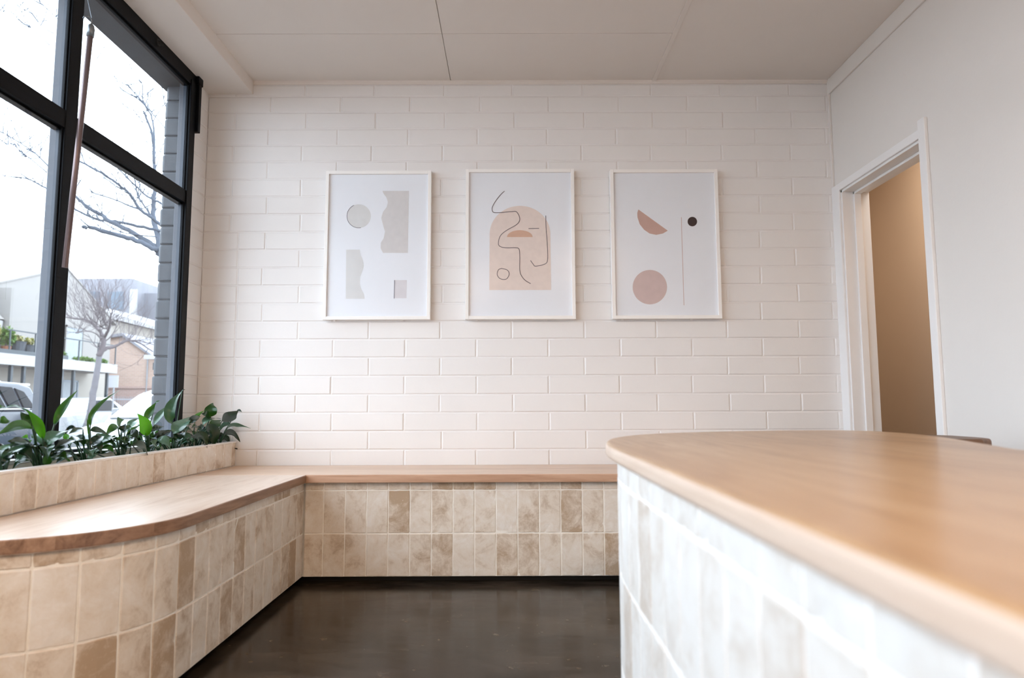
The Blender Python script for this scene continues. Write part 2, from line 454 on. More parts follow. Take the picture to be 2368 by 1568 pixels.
# ------------------------------------------------------------------ shopfront window
wn = empty('window_1', (XL, .1, .645), kind='structure')
MY = [3.575, 2.595, 1.575, .555, -.465, -1.485]     # upright centre lines
FX0, FX1 = -1.76, -1.72
GX = -1.738
m = MB(); m.box(XL - .20, -1.685, -1.52, YN, .646, .660)
m.build('window_sill', M['sill'], wn, bevel=.002)
m = MB(); m.box(FX0, FX1, -1.52, YN, 2.572, 2.645); m.box(FX0 - .004, FX1 - .012, -1.52, YN, 2.562, 2.572)
m.build('frame_head', M['black'], wn, bevel=.002)
m = MB(); m.box(FX0, FX1 - .01, -1.52, YN, .66, .672)
m.build('frame_bottom', M['black'], wn, bevel=.002)
for k, y in enumerate(MY):
    w = .03 if k == 0 else .035
    m = MB(); m.box(GX + .003, FX1 + (0 if k else .004), y - w, y + w, .66, 2.6); m.box(GX, GX + .010, y - w - .006, y - w, .66, 2.6)
    o = m.build('mullion', M['black'], wn, bevel=.002)
    m = MB(); m.box(FX0 - .02, GX - .004, y - w, y + w, .66, 2.6)
    m.build('outer_cover', M['frame_skylit'], o, bevel=.002)
for k in range(len(MY) - 1):
    a, b = MY[k + 1] + .035, MY[k] - (.03 if k == 0 else .035)
    m = MB(); m.box(FX0, FX1 - .002, a, b, 1.915, 1.985); m.box(FX0 - .005, FX1 - .018, a, b, 1.905, 1.915)
    m.build('transom', M['black'], wn, bevel=.002)
    for z0, z1 in ((.672, 1.915), (1.985, 2.572)):
        m = MB(); m.poly([(GX, a, z0), (GX, b, z0), (GX, b, z1), (GX, a, z1)])
        m.build('glass_pane', M['glass'], wn, fix=False)
m = MB(); m.box(-1.745, -1.70, YN - .002, YN + .028, 2.33, 2.60); m.box(-1.745, -1.70, YN - .01, YN + .042, 2.60, 2.642)
m.build('bracket', M['black'], wn, bevel=.003)

q = at(365, 98, 0, FX1 + .004)
m = MB(); m.tube([q + Vector((.004 , .018 * math.cos(t / 9 * 6.28), .014 * math.sin(t / 9 * 6.28))) for t in range(9)], .003, 6); m.tube([q + Vector((-.004, .0, 0)), q + Vector((.012, .03, .0))], .005, 8)
m.build('latch', M['kick'], wn)
# operating pole hanging from the window head
p1 = at(209, 79, 0, -1.62); p0 = at(150, 619, 0, -1.665)
pl = empty('operating_pole', tuple(p0), 'brown metal pole with grey cap hanging by a wire in front of the window mullion', 'pole')
m = MB(); m.tube([p0, p1], .0105, 16); o = m.build('shaft', M['pole'], pl, smooth=True)
d = (p1 - p0).normalized()
m = MB(); m.tube([p1 - d * .010, p1 + d * .022, p1 + d * .036, p1 + d * .042], [.0135, .0135, .010, .004], 16)
m.build('end_cap', M['steel'], pl, smooth=True)
hk = [p1 + d * .04, p1 + d * .06, p1 + d * .066 + Vector((-.008, -.008, 0)), p1 + d * .063 + Vector((-.018, -.018, 0)), p1 + d * .053 + Vector((-.02, -.02, 0))]
m = MB(); m.tube(hk, .003, 8); m.build('hook', M['steel'], pl, smooth=True)
top = Vector((-1.70, hk[1].y + .02, 2.60))
m = MB(); m.tube([hk[1], (hk[1] + top) / 2 + Vector((.002, 0, 0)), top], .0015, 6); m.build('wire', M['steel'], pl)

# ------------------------------------------------------------------ tiled surfaces


def resample(path):
    """returns function s -> (point, normal) for a 2D polyline, normals to the right of travel"""
    P = [Vector(p) for p in path]; L = [0]
    for a, b in zip(P[:-1], P[1:]): L.append(L[-1] + (b - a).length)
    nr = []
    for k in range(len(P)):
        a = P[max(k - 1, 0)]; b = P[min(k + 1, len(P) - 1)]; t = (b - a).normalized(); nr.append(Vector((t.y, -t.x)))

    def f(s):
        s = min(max(s, 0), L[-1] - 1e-6)
        k = 0
        while L[k + 1] < s: k += 1
        w = (s - L[k]) / max(L[k + 1] - L[k], 1e-9)
        return P[k].lerp(P[k + 1], w), nr[k].lerp(nr[k + 1], w).normalized()
    return f, L[-1]


def tiles(m, path, rows, tw=.1007, gap=.0023, T=.006, start=0., grout_m=1, seed=1, dark=.3):
    rr = random.Random(seed); f, L = resample(path)

    def pt(s, z, out):
        p, n = f(s); return Vector((p.x + n.x * out, p.y + n.y * out, z))
    # grout bed
    ns = max(2, int(L / .03)); z0, z1 = rows[0][0], rows[-1][1]; i = len(m.v)
    for k in range(ns + 1):
        for z in (z0, z1): m.v.append(pt(L * k / ns, z, -T * .35))
    for k in range(ns): m.face((i + 2 * k, i + 2 * k + 2, i + 2 * k + 3, i + 2 * k + 1), grout_m)
    for ri, (a, b) in enumerate(rows):
        s = -start
        while s < L:
            s0, s1 = max(s, 0), min(s + tw, L); s += tw + gap
            if s1 - s0 < .012: continue
            j = lambda q=.0012: rr.uniform(-q, q)
            t = (.26 * rr.random() if rr.random() > dark else .2 + .36 * rr.random(), rr.random(), rr.random())
            e = .0035; nu, nv = 4, 5 if b - a > .1 else 2
            us = [s0, s0 + e] + [s0 + e + (s1 - s0 - 2 * e) * q / nu for q in range(1, nu)] + [s1 - e, s1]
            vs = [a, a + e] + [a + e + (b - a - 2 * e) * q / nv for q in range(1, nv)] + [b - e, b]
            i = len(m.v); U, V = len(us), len(vs); to = T + j(.0006) - T
            for vi, z in enumerate(vs):
                for ui, u in enumerate(us):
                    bu = ui in (0, U - 1); bv = vi in (0, V - 1); out = to; uu, zz_ = u, z
                    if bu or bv:
                        out = -T * .5
                        if bu: uu += j(.0011)
                        if bv: zz_ += j(.0011)
                        if bu and bv:
                            c = rr.uniform(.001, .004); uu += c if ui == 0 else -c; zz_ += c if vi == 0 else -c
                    elif ui in (1, U - 2) or vi in (1, V - 2):
                        if rr.random() < .12: out -= .002
                        out += j(.0003)
                    m.v.append(pt(uu, zz_, out))
            for vi in range(V - 1):
                for ui in range(U - 1):
                    q = i + vi * U + ui; m.face((q, q + 1, q + U + 1, q + U), 0, t)


# window bench ----------------------------------------------------------------
def arc(cx, cy, r, a0, a1, n):
    return [(cx + r * math.cos(math.radians(a0 + (a1 - a0) * k / n)), cy + r * math.sin(math.radians(a0 + (a1 - a0) * k / n))) for k in range(n + 1)]


ROWS = [(.035, .2325), (.2355, .4345), (.4375, .474)]
SEAT = .515
PX = -1.515
path = [(PX + .004, 1.71)] + [(x, y) for x, y in arc(-1.40, 2.12, .41, -90, 0, 16)] + [(-.99, 3.335)]
wb = empty('window_bench', (-1.25, 2.5, 0), 'low bench under the window, travertine tiled base with rounded near end and timber seat', 'bench')
m = MB(); core = [(PX + .003, 3.335), (PX + .003, 1.722)] + arc(-1.40, 2.12, .398, -90, 0, 16) + [(-1.002, 3.335)]
m.prism(core, .033, .474, m=1)
_, LL = resample(path)
tiles(m, path, ROWS, start=.103 - (LL % .103), seed=11, dark=.22)
m.build('tiled_base', [M['tile'], M['grout']], wb, fix=False)
m = MB(); kp = [(PX + .003, 3.38), (PX + .003, 1.77)] + arc(-1.40, 2.12, .35, -90, 0, 12) + [(-1.05, 3.38)]
m.prism(kp, 0.001, .033); m.build('kickboard', M['kick'], wb)
m = MB(); so = [(PX + .002, 3.289), (PX + .002, 1.69)] + arc(-1.405, 2.125, .437, -88, 0, 22) + [(-.968, 3.289)]
m.prism(so, .476, SEAT, ms=1); m.build('seat', [M['seatY'], M['edgewood']], wb, bevel=.005, seg=3)

# wall bench --------------------------------------------------------------------
bb = empty('wall_bench', (-.2, 3.55, 0), 'low bench along the white brick wall, travertine tiled front with straight timber seat', 'bench')
m = MB(); m.box(PX + .003, 1.15, 3.347, YB - .002, .033, .474, 1)
tiles(m, [(-.985, 3.335), (1.15, 3.335)], ROWS, start=.012, seed=23, dark=.3)
m.build('tiled_base', [M['tile'], M['grout']], bb, fix=False)
m = MB(); m.box(PX + .003, 1.15, 3.40, YB - .004, 0.001, .033); m.build('kickboard', M['kick'], bb)
m = MB(); m.prism([(PX + .002, 3.2905), (1.17, 3.2905), (1.17, YB - .006), (PX + .002, YB - .006)], .476, SEAT, ms=1); m.build('seat', [M['seatX'], M['edgewood2']], bb, bevel=.005, seg=3)

# planter ------------------------------------------------------------------------
pn = empty('planter_box', (-1.6, 2.0, 0), 'long tiled planter box between the bench and the window, white top edge', 'planter')
m = MB()
m.box(PX - .032, PX - .006, .1, YB - .002, 0, .641, 1); m.box(-1.70, -1.684, .1, YB - .002, 0, .645, 2)
tiles(m, [(PX, .1), (PX, YB - .012)], [(.516, .641)], tw=.1, start=.02, seed=5, dark=.25)
m.build('tiled_front', [M['tile'], M['grout'], M['tile']], pn, fix=False)
m = MB(); m.box(PX - .032, PX + .001, .1, YB - .006, .641, .648); m.build('top_edge', M['edge'], pn, bevel=.001)
m = MB(); m.box(-1.684, PX - .032, .1, YB - .004, .10, .585)
m.build('soil', M['soil'], pn)
m = MB(); m.tube([(PX - .012, YB - .02, .612), (PX + .014, YB - .03, .608)], [.002, .0035], 8); m.build('screw', M['kick'], pn)

# counter ------------------------------------------------------------------------


def smooth_closed(pts, n=6):
    out = []; N = len(pts)
    for k in range(N):
        p0, p1, p2, p3 = (Vector(pts[(k + q) % N]) for q in (-1, 0, 1, 2))
        for j in range(n):
            t = j / n
            out.append(.5 * ((2 * p1) + (p2 - p0) * t + (2 * p0 - 5 * p1 + 4 * p2 - p3) * t * t + (3 * p1 - p0 - 3 * p2 + p3) * t ** 3))
    return out


ctl = [(.208, -.3), (.208, .2), (.208, .7), (.208, 1.15), (.209, 1.42), (.222, 1.62), (.275, 1.86), (.40, 2.07), (.57, 2.20), (.77, 2.29), (.98, 2.34), (1.13, 2.32), (1.20, 2.18), (1.16, 1.86), (1.03, 1.47), (.965, 1.25), (.96, .8), (.96, .2), (.96, -.3)]


def open_smooth(c, n=5):
    s = smooth_closed(c, n); return s[:(len(c) - 1) * n + 1]


top_o = [tuple(p) for p in open_smooth(ctl)]


def inset(outl, d):
    N = len(outl); res = []
    for k in range(N):
        a, b = Vector(outl[(k - 1) % N]), Vector(outl[(k + 1) % N])
        if k == 0: a = Vector(outl[0]) - (Vector(outl[1]) - Vector(outl[0]))
        if k == N - 1: b = Vector(outl[-1]) + (Vector(outl[-1]) - Vector(outl[-2]))
        t = (b - a).normalized(); res.append((outl[k][0] + t.y * d, outl[k][1] - t.x * d))
    return res


CT, CB = .752, .720
cn = empty('service_counter', (.6, 1.0, 0), 'curved service counter at right, timber top over white-grouted travertine tiled base', 'counter')
m = MB(); m.prism(top_o, CB, CT, ms=1); m.build('countertop', [M['counter'], M['edgewood_lit']], cn, bevel=.011, seg=4)
base_o = inset(top_o, .027)
m = MB(); m.prism(inset(top_o, .040), .055, CB - .001, m=1)
tiles(m, base_o[::-1], [(.058, .2605), (.2635, .4635), (.4665, .6665), (.6695, CB - .002)], seed=31, dark=.08)
m.build('tiled_base', [M['tile_lit'], M['edge']], cn, fix=False)
m = MB(); m.prism(inset(top_o, .09), 0.001, .055); m.build('kickboard', M['kick'], cn)

# stool behind the counter ---------------------------------------------------------
st = empty('bar_stool', (1.41, 2.345, 0), 'dark timber stool with rounded seat just showing behind the counter', 'stool')
m = MB(); sz = .728
m.prism([(1.26, 2.22), (1.31, 2.19), (1.50, 2.19), (1.55, 2.22), (1.57, 2.28), (1.57, 2.44), (1.54, 2.50), (1.29, 2.50), (1.26, 2.44)], sz - .034, sz)
m.build('seat', M['stool'], st, bevel=.012, seg=4)
for x, y in ((1.31, 2.25), (1.51, 2.25), (1.51, 2.44), (1.31, 2.44)):
    dx, dy = (x - 1.41) * .35, (y - 2.345) * .35
    m = MB(); m.tube([(x + dx, y + dy, 0), (x, y, sz - .034)], [.013, .018], 12); m.build('leg', M['stool'], st, smooth=True)
for z in (.22,):
    for (a, b) in (((1.285, 2.225), (1.535, 2.225)), ((1.285, 2.465), (1.535, 2.465))):
        m = MB(); m.tube([(*a, z), (*b, z)], .009, 8); m.build('stretcher', M['stool'], st, smooth=True)

# ------------------------------------------------------------------ framed prints
YP = YB - .031      # paper plane


def flat(name, c): return paint(name, c, .85, .03, 30, 0)


A = {'grey': flat('print_grey', srgb(216, 213, 213)), 'grey2': flat('print_greige', srgb(219, 219, 219)), 'mauve': flat('print_mauve_grey', srgb(220, 217, 221)),
     'ink': flat('print_ink', srgb(112, 108, 120)), 'line': flat('print_line', srgb(104, 96, 100)), 'arch': flat('print_peach', srgb(231, 216, 208)), 'terra': flat('print_terracotta', srgb(214, 176, 154)),
     'rose': flat('print_rose', srgb(202, 168, 157)), 'rose2': flat('print_dusty_rose', srgb(210, 188, 185)), 'dot': flat('print_dark', srgb(62, 48, 48)), 'thin': flat('print_thin', srgb(206, 182, 180))}


def shape(m, pts, k, lay):
    """flat printed shape given in picture pixels of the photographed print"""
    m.poly([Vector((p.x, YP - .0006 - lay * .0004, p.z)) for p in (at(x, y, 1, YP) for x, y in pts)], k)


def stroke(m, pts, w, k, lay, smooth=True):
    P = [Vector(p) for p in pts]
    if smooth and len(P) > 2:
        Q = []
        for i in range(len(P) - 1):
            p0, p1, p2, p3 = P[max(i - 1, 0)], P[i], P[i + 1], P[min(i + 2, len(P) - 1)]
            for j in range(8):
                t = j / 8; Q.append(.5 * ((2 * p1) + (p2 - p0) * t + (2 * p0 - 5 * p1 + 4 * p2 - p3) * t * t + (3 * p1 - p0 - 3 * p2 + p3) * t ** 3))
        P = Q + [P[-1]]
    for i in range(len(P) - 1):
        d = (P[i + 1] - P[i]); d.normalize(); n = Vector((-d.y, d.x)) * w / 2; e = d * w * .2
        shape(m, [P[i] - n - e, P[i + 1] - n + e, P[i + 1] + n + e, P[i] + n - e], k, lay + (i % 2) * .2)


def circ(cx, cy, rx, ry=None, a0=0, a1=360, n=40, rot=0):
    ry = ry or rx; return [(cx + rx * math.cos(math.radians(a0 + (a1 - a0) * k / n)), cy + ry * math.sin(math.radians(a0 + (a1 - a0) * k / n))) for k in range(n)]


def cr(ox, oy, s, pts): return [(ox + x / s, oy + y / s) for x, y in pts]


def picture(x0, x1, z0, z1, label, mats, draw):
    t = empty('framed_print', ((x0 + x1) / 2, YB - .008, z0), label, 'picture', 'framed prints on the brick wall')
    w = .019; a, b = YB - .044, YB - .008
    m = MB()
    m.box(x0, x0 + w, a, b, z0, z1); m.box(x1 - w, x1, a, b, z0, z1); m.box(x0 + w, x1 - w, a, b, z0, z0 + w); m.box(x0 + w, x1 - w, a, b, z1 - w, z1)
    m.build('frame', M['framewhite'], t, bevel=.0012)
    m = MB(); m.box(x0 + w, x1 - w, YP, YB - .012, z0 + w, z1 - w, 0); draw(m)
    m.build('print', [M['paper']] + mats, t, fix=False)
    m = MB(); m.poly([(x0 + w, YP - .003, z0 + w), (x1 - w, YP - .003, z0 + w), (x1 - w, YP - .003, z1 - w), (x0 + w, YP - .003, z1 - w)])
    m.build('glass', M['picglass'], t, fix=False)
    for xx in (x0 + .055, x1 - .17): m = MB(); m.box(xx, xx + .012, YB - .02, YB - .001, z0 - .004, z0 + .004); m.build('bumper', M['framewhite'], t)


def draw1(m):
    c = lambda pts: cr(720, 360, 3.92, pts)
    shape(m, circ(720 + 432 / 3.92, 360 + 548 / 3.92, 107 / 3.92), 2, 0)
    stroke(m, [(x, y) for x, y in circ(720 + 430 / 3.92, 360 + 548 / 3.92, 107 / 3.92, None, 80, 255, 20)], 1.1, 4, 1, False)
    L = [(645, 320), (655, 345), (680, 378), (694, 420), (684, 465), (650, 510), (634, 565), (650, 630), (668, 690), (655, 750), (630, 790), (628, 840), (650, 882)]
    shape(m, c([(884, 320)] + L + [(875, 882)]), 1, 0)
    L = [(438, 852), (446, 900), (468, 950), (475, 1000), (462, 1050), (442, 1100), (440, 1160), (455, 1215), (478, 1255), (484, 1298)]
    shape(m, c([(316, 852)] + L + [(312, 1298)]), 2, 0)
    shape(m, c([(757, 1128), (866, 1128), (862, 1292), (757, 1292)]), 3, 0)
    stroke(m, c([(754, 1130), (751, 1294)]), 1.5, 4, 1)


def draw2(m):
    c = lambda pts: cr(1050, 360, 3.92, pts)
    a = [(598 - 275 * math.cos(math.radians(q)), 712 - 257 * math.sin(math.radians(q))) for q in range(0, 181, 6)]
    shape(m, c([(320, 1218)] + a + [(880, 1218)]), 1, 0)
    a = [(596 - 116 * math.cos(math.radians(q)), 738 - 62 * math.sin(math.radians(q))) for q in range(0, 181, 9)]
    shape(m, c(a), 2, 1)
    w = 1.5
    stroke(m, c([(457, 323), (425, 352), (380, 408), (348, 465), (347, 500), (365, 516), (430, 516), (520, 508), (566, 510), (594, 560), (590, 598), (560, 630), (470, 682), (420, 728), (402, 790), (415, 822), (470, 836), (560, 836), (590, 850), (596, 920), (596, 1040), (612, 1090), (645, 1130), (694, 1160)]), w, 3, 2)
    stroke(m, c([(831, 545), (834, 650), (846, 820), (848, 940), (825, 982), (740, 1002), (718, 985), (694, 952)]), w, 3, 2)
    stroke(m, c([(676, 662), (770, 660)]), w, 3, 2)
    q = [(430, 1023), (480, 1036), (500, 1070), (482, 1112), (450, 1123), (410, 1110), (391, 1075), (403, 1035), (430, 1023)]
    stroke(m, c(q), w, 3, 2)


def draw3(m):
    c = lambda pts: cr(1390, 360, 3.92, pts)
    shape(m, c([(338, 488), (604, 680), (560, 706), (500, 718), (440, 706), (390, 672), (350, 622), (330, 560), (328, 520)]), 1, 0)
    shape(m, circ(1390 + 442 / 3.92, 360 + 1192 / 3.92, 156 / 3.92), 2, 0)
    shape(m, circ(1390 + 827 / 3.92, 360 + 598 / 3.92, 43 / 3.92), 3, 0)
    stroke(m, c([(727, 560), (751, 1355)]), 1.4, 4, 0)


picture(-1.047, -.447, 1.318, 2.172, 'leftmost framed print, grey disc and wavy-edged grey blocks on pale paper', [A['grey'], A['grey2'], A['mauve'], A['ink']], draw1)
picture(-.252, .365, 1.318, 2.180, 'middle framed print, line-drawn face over a peach arch on pale paper', [A['arch'], A['terra'], A['line']], draw2)
picture(.570, 1.182, 1.318, 2.176, 'rightmost framed print, rose half moon and disc with a small dark dot', [A['rose'], A['rose2'], A['dot'], A['thin']], draw3)

# ------------------------------------------------------------------ plants in the planter
CR = {1: (0, 890, 7.127), 2: (110, 890, 7.84), 3: (230, 890, 8.253), 4: (350, 890, 9.223), 5: (440, 910, 9.227)}


def lp(c, p, X):
    x, y = CR[c][0] + p[0] / CR[c][2], CR[c][1] + p[1] / CR[c][2]
    q = at(x, y, 0, X)
    if q.y > 3.76: q = at(x, y, 1, 3.76)
    return q


def blade(m, a, b, c, w, tilt, rr, t):
    N, K = 12, 4; view = ((a + c) / 2 - EYE).normalized() * -1
    nrm0 = (view * math.cos(tilt) + Vector((0, 0, 1)) * math.sin(tilt)).normalized()
    i = len(m.v)
    ctrl = b * 2 - (a + c) / 2
    for k in range(N + 1):
        s = k / N
        p = a * (1 - s) ** 2 + ctrl * 2 * s * (1 - s) + c * s * s
        d = ((ctrl - a) * (1 - s) + (c - ctrl) * s).normalized()
        side = d.cross(nrm0).normalized(); n = side.cross(d)
        ww = w * .5 * (math.sin(math.pi * min(1, s ** .80)) ** .95 if 0 < s < 1 else 0) * (1 - .5 * max(0, s - .55) / .45) + w * .012
        wav = .06 * w * math.sin(9 * s + rr)
        for j in range(-K // 2, K // 2 + 1):
            u = j / (K / 2); m.v.append(p + side * ww * u + n * (abs(u) ** 1.3 * ww * .38 + wav * u))
    for k in range(N):
        for j in range(K):
            q = i + k * (K + 1) + j; m.face((q, q + 1, q + K + 2, q + K + 1), 0, t)


PLANTS = {
 'A': ((1, (20, 1400)), 'peace lily at the frame edge, cut off by the left side of the picture'),
 'B': ((1, (705, 1310)), 'peace lily in front of the black mullion, broad arching green leaves'),
 'C': ((2, (730, 1300)), 'peace lily with two tall slender upright leaves right of the mullion'),
 'D': ((3, (430, 1330)), 'peace lily with thin dark stems before the white car hood'),
 'E': ((3, (935, 1290)), 'peace lily with one bright lime green curled leaf'),
 'F': ((4, (460, 1370)), 'peace lily with tall pale leaf before the window jamb'),
 'G': ((4, (930, 1300)), 'peace lily with dark leaves between window jamb and wall corner'),
 'H': ((5, (545, 1060)), 'peace lily nearest the brick wall, leaves reaching past the planter end'),
}
# plant, crop, depth X, stem root (or None), blade start, middle, tip, width, tilt, kind
LV = [
 ('B', 1, -1.58, 1, (530, 700), (290, 700), (-30, 810), 210, .5, 'mid'), ('B', 1, -1.60, 1, (705, 900), (610, 620), (420, 400), 130, .2, 'bright'),
 ('B', 1, -1.62, 0, (560, 640), (330, 385), (-10, 420), 100, 1.1, 'pale'), ('B', 1, -1.63, 0, (580, 680), (440, 570), (335, 440), 130, .2, 'dark'),
 ('A', 1, -1.60, 1, (-30, 590), (70, 590), (215, 615), 120, .4, 'mid'), ('A', 1, -1.63, 0, (-60, 420), (10, 360), (90, 385), 60, .5, 'mid'),
 ('B', 1, -1.61, 0, (490, 945), (440, 870), (330, 885), 90, .6, 'bright'), ('B', 1, -1.57, 0, (500, 970), (310, 960), (130, 925), 160, .6, 'dark'),
 ('B', 1, -1.56, 0, (570, 1020), (290, 1060), (0, 1210), 95, .9, 'pale'), ('A', 1, -1.58, 1, (-10, 1120), (80, 1040), (195, 975), 90, .9, 'pale'),
 ('B', 1, -1.62, 0, (430, 1110), (340, 1190), (240, 1275), 90, .7, 'pale'), ('B', 1, -1.62, 0, (500, 1240), (400, 1262), (290, 1290), 60, 1.0, 'pale'),
 ('B', 1, -1.56, 0, (770, 1330), (780, 1215), (800, 1115), 110, 0, 'mid'), ('B', 1, -1.57, 0, (820, 1190), (950, 1110), (1090, 1040), 95, .7, 'dark'),
 ('B', 1, -1.58, 0, (840, 1240), (960, 1200), (1090, 1150), 60, .9, 'pale'), ('B', 1, -1.59, 1, (780, 1000), (900, 850), (1180, 740), 170, 1.0, 'pale'),
 ('A', 1, -1.57, 1, (40, 1330), (120, 1210), (260, 1110), 70, .6, 'dark'), ('A', 1, -1.56, 0, (-30, 1180), (100, 1130), (250, 1060), 80, 1.0, 'pale'),
 ('B', 1, -1.60, 0, (650, 1130), (580, 1050), (500, 1000), 110, .4, 'dark'), ('B', 1, -1.6, 0, (720, 1150), (790, 1010), (900, 920), 130, .4, 'dark'),
 ('B', 2, -1.60, 1, (125, 720), (275, 410), (545, 100), 115, .1, 'mid'), ('B', 2, -1.605, 0, (125, 740), (215, 520), (330, 330), 80, .9, 'pale'),
 ('C', 2, -1.58, 1, (775, 740), (870, 430), (1330, 85), 75, .1, 'mid'), ('C', 2, -1.58, 1, (745, 920), (735, 760), (705, 590), 34, .1, 'mid'),
 ('C', 2, -1.58, 0, (775, 830), (920, 830), (1090, 900), 100, .5, 'dark'), ('C', 2, -1.57, 0, (770, 1090), (900, 990), (1030, 930), 120, .5, 'dark'),
 ('C', 2, -1.61, 0, (720, 1080), (560, 1000), (390, 1010), 180, 1.0, 'pale'), ('C', 2, -1.60, 0, (640, 800), (510, 830), (370, 900), 80, .4, 'dark'),
 ('C', 2, -1.57, 1, (500, 1010), (300, 1060), (60, 1190), 90, .6, 'dark'), ('C', 2, -1.56, 1, (400, 1150), (230, 1170), (60, 1260), 80, .7, 'dark'),
 ('C', 2, -1.56, 0, (430, 1250), (260, 1270), (80, 1335), 60, .8, 'pale'), ('C', 2, -1.56, 0, (720, 1320), (810, 1290), (915, 1250), 90, .8, 'pale'),
 ('C', 2, -1.62, 0, (290, 900), (340, 960), (330, 1040), 90, .2, 'bright'),
 ('C', 2, -1.58, 0, (820, 1200), (1000, 1145), (1200, 1060), 80, .8, 'mid'), ('D', 2, -1.59, 0, (860, 1240), (1010, 1225), (1180, 1200), 60, .6, 'dark'),
 ('D', 3, -1.59, 1, (350, 800), (240, 830), (105, 1005), 125, .2, 'mid'), ('D', 3, -1.61, 1, (420, 880), (385, 740), (350, 615), 170, .8, 'pale'),
 ('D', 3, -1.59, 0, (420, 900), (450, 830), (500, 740), 90, .4, 'dark'), ('D', 3, -1.59, 1, (520, 945), (640, 850), (775, 765), 75, .3, 'mid'),
 ('D', 3, -1.62, 0, (560, 830), (640, 720), (730, 650), 110, .9, 'pale'), ('D', 3, -1.60, 0, (480, 930), (540, 830), (560, 740), 110, 1.1, 'pale'),
 ('E', 3, -1.57, 1, (890, 980), (850, 740), (720, 550), 200, .3, 'bright'), ('E', 3, -1.575, 0, (915, 900), (950, 790), (930, 690), 90, .1, 'bright'),
 ('E', 3, -1.59, 0, (870, 670), (960, 510), (1085, 330), 120, .2, 'mid'), ('E', 3, -1.59, 0, (1060, 350), (1110, 318), (1170, 290), 26, .4, 'pale'),
 ('E', 3, -1.52, 0, (620, 1145), (830, 1200), (925, 1400), 140, .5, 'dark'), ('E', 3, -1.56, 0, (1110, 1260), (1060, 1130), (950, 1070), 125, .7, 'pale'),
 ('D', 3, -1.57, 0, (600, 1160), (400, 1065), (90, 1010), 80, 1.0, 'pale'), ('D', 3, -1.60, 0, (400, 990), (470, 1050), (600, 1065), 95, .3, 'dark'),
 ('E', 3, -1.60, 0, (920, 920), (1060, 840), (1230, 800), 80, .5, 'dark'), ('E', 3, -1.60, 0, (960, 980), (1090, 960), (1240, 910), 90, .6, 'dark'),
 ('D', 3, -1.58, 0, (330, 1070), (160, 1100), (0, 1220), 90, .8, 'mid'), ('E', 3, -1.61, 1, (700, 1000), (640, 1010), (580, 1040), 60, .7, 'dark'),
 ('E', 3, -1.59, 0, (900, 1090), (760, 1070), (600, 1120), 110, .9, 'pale'), ('E', 3, -1.62, 0, (860, 900), (800, 800), (720, 760), 110, .9, 'pale'),
 ('F', 4, -1.58, 1, (455, 840), (405, 500), (680, 105), 150, .5, 'pale'), ('F', 4, -1.58, 0, (660, 115), (700, 104), (740, 112), 14, .2, 'dark'),
 ('F', 4, -1.56, 1, (470, 1040), (640, 850), (900, 680), 200, .8, 'pale'), ('F', 4, -1.55, 0, (820, 820), (920, 720), (1060, 670), 110, .3, 'dark'),
 ('F', 4, -1.63, 0, (60, 850), (190, 640), (400, 395), 100, .9, 'pale'), ('F', 4, -1.60, 0, (0, 980), (140, 905), (270, 900), 90, .4, 'dark'),
 ('F', 4, -1.58, 0, (110, 1120), (270, 1040), (430, 970), 140, .5, 'dark'), ('F', 4, -1.60, 0, (60, 1000), (30, 1080), (60, 1150), 70, .3, 'mid'),
 ('F', 4, -1.57, 0, (520, 1200), (600, 1100), (760, 1010), 110, .4, 'dark'), ('F', 4, -1.57, 0, (450, 1150), (330, 1120), (180, 1160), 110, .6, 'mid'),
 ('G', 4, -1.59, 1, (925, 800), (960, 680), (1130, 550), 90, .3, 'bright'), ('G', 4, -1.60, 0, (900, 1000), (760, 960), (620, 1000), 110, .5, 'dark'),
 ('G', 4, -1.58, 0, (950, 1190), (820, 1100), (640, 1120), 130, .5, 'dark'), ('G', 4, -1.62, 0, (980, 960), (1060, 900), (1060, 820), 80, .4, 'dark'),
 ('G', 4, -1.56, 0, (1200, 1300), (1050, 1130), (760, 1150), 150, .4, 'dark'), ('G', 4, -1.58, 0, (640, 870), (760, 830), (900, 880), 100, .6, 'mid'),
 ('F', 4, -1.61, 0, (560, 1290), (640, 1200), (700, 1180), 60, 1.0, 'pale'),
 ('G', 5, -1.57, 0, (430, 500), (440, 350), (490, 205), 220, .2, 'mid'), ('G', 5, -1.57, 0, (430, 520), (340, 460), (240, 430), 120, .3, 'dark'),
 ('G', 5, -1.56, 1, (270, 670), (400, 550), (660, 540), 110, .8, 'pale'), ('H', 5, -1.54, 1, (475, 765), (530, 650), (660, 575), 190, .2, 'mid'),
 ('H', 5, -1.52, 1, (670, 590), (850, 500), (1030, 365), 180, .3, 'dark'), ('H', 5, -1.52, 0, (1000, 375), (1050, 360), (1105, 405), 34, .3, 'dark'),
 ('H', 5, -1.50, 1, (790, 740), (980, 685), (1290, 745), 85, .7, 'pale'), ('H', 5, -1.50, 1, (735, 890), (900, 860), (1062, 1035), 125, .4, 'dark'),
 ('G', 5, -1.54, 0, (330, 790), (470, 850), (495, 1170), 230, .4, 'dark'), ('G', 5, -1.53, 0, (90, 960), (260, 960), (365, 1170), 190, .4, 'dark'),
 ('H', 5, -1.55, 0, (480, 880), (540, 850), (600, 830), 70, .4, 'dark'), ('G', 5, -1.60, 0, (220, 760), (120, 720), (20, 740), 100, .4, 'dark'),
 ('G', 5, -1.60, 0, (250, 800), (340, 770), (420, 800), 90, .4, 'dark'),
]
roots = {}
for k, ((c, p), lab) in PLANTS.items():
    q = lp(c, p, -1.60); q.z = .585
    if q.y > 3.74: q.y = 3.74
    roots[k] = q
lily = {}
for k, (_, lab) in PLANTS.items():
    t = empty('peace_lily', tuple(roots[k]), lab, 'plant', 'peace lilies in the planter'); lily[k] = t
parts = {}
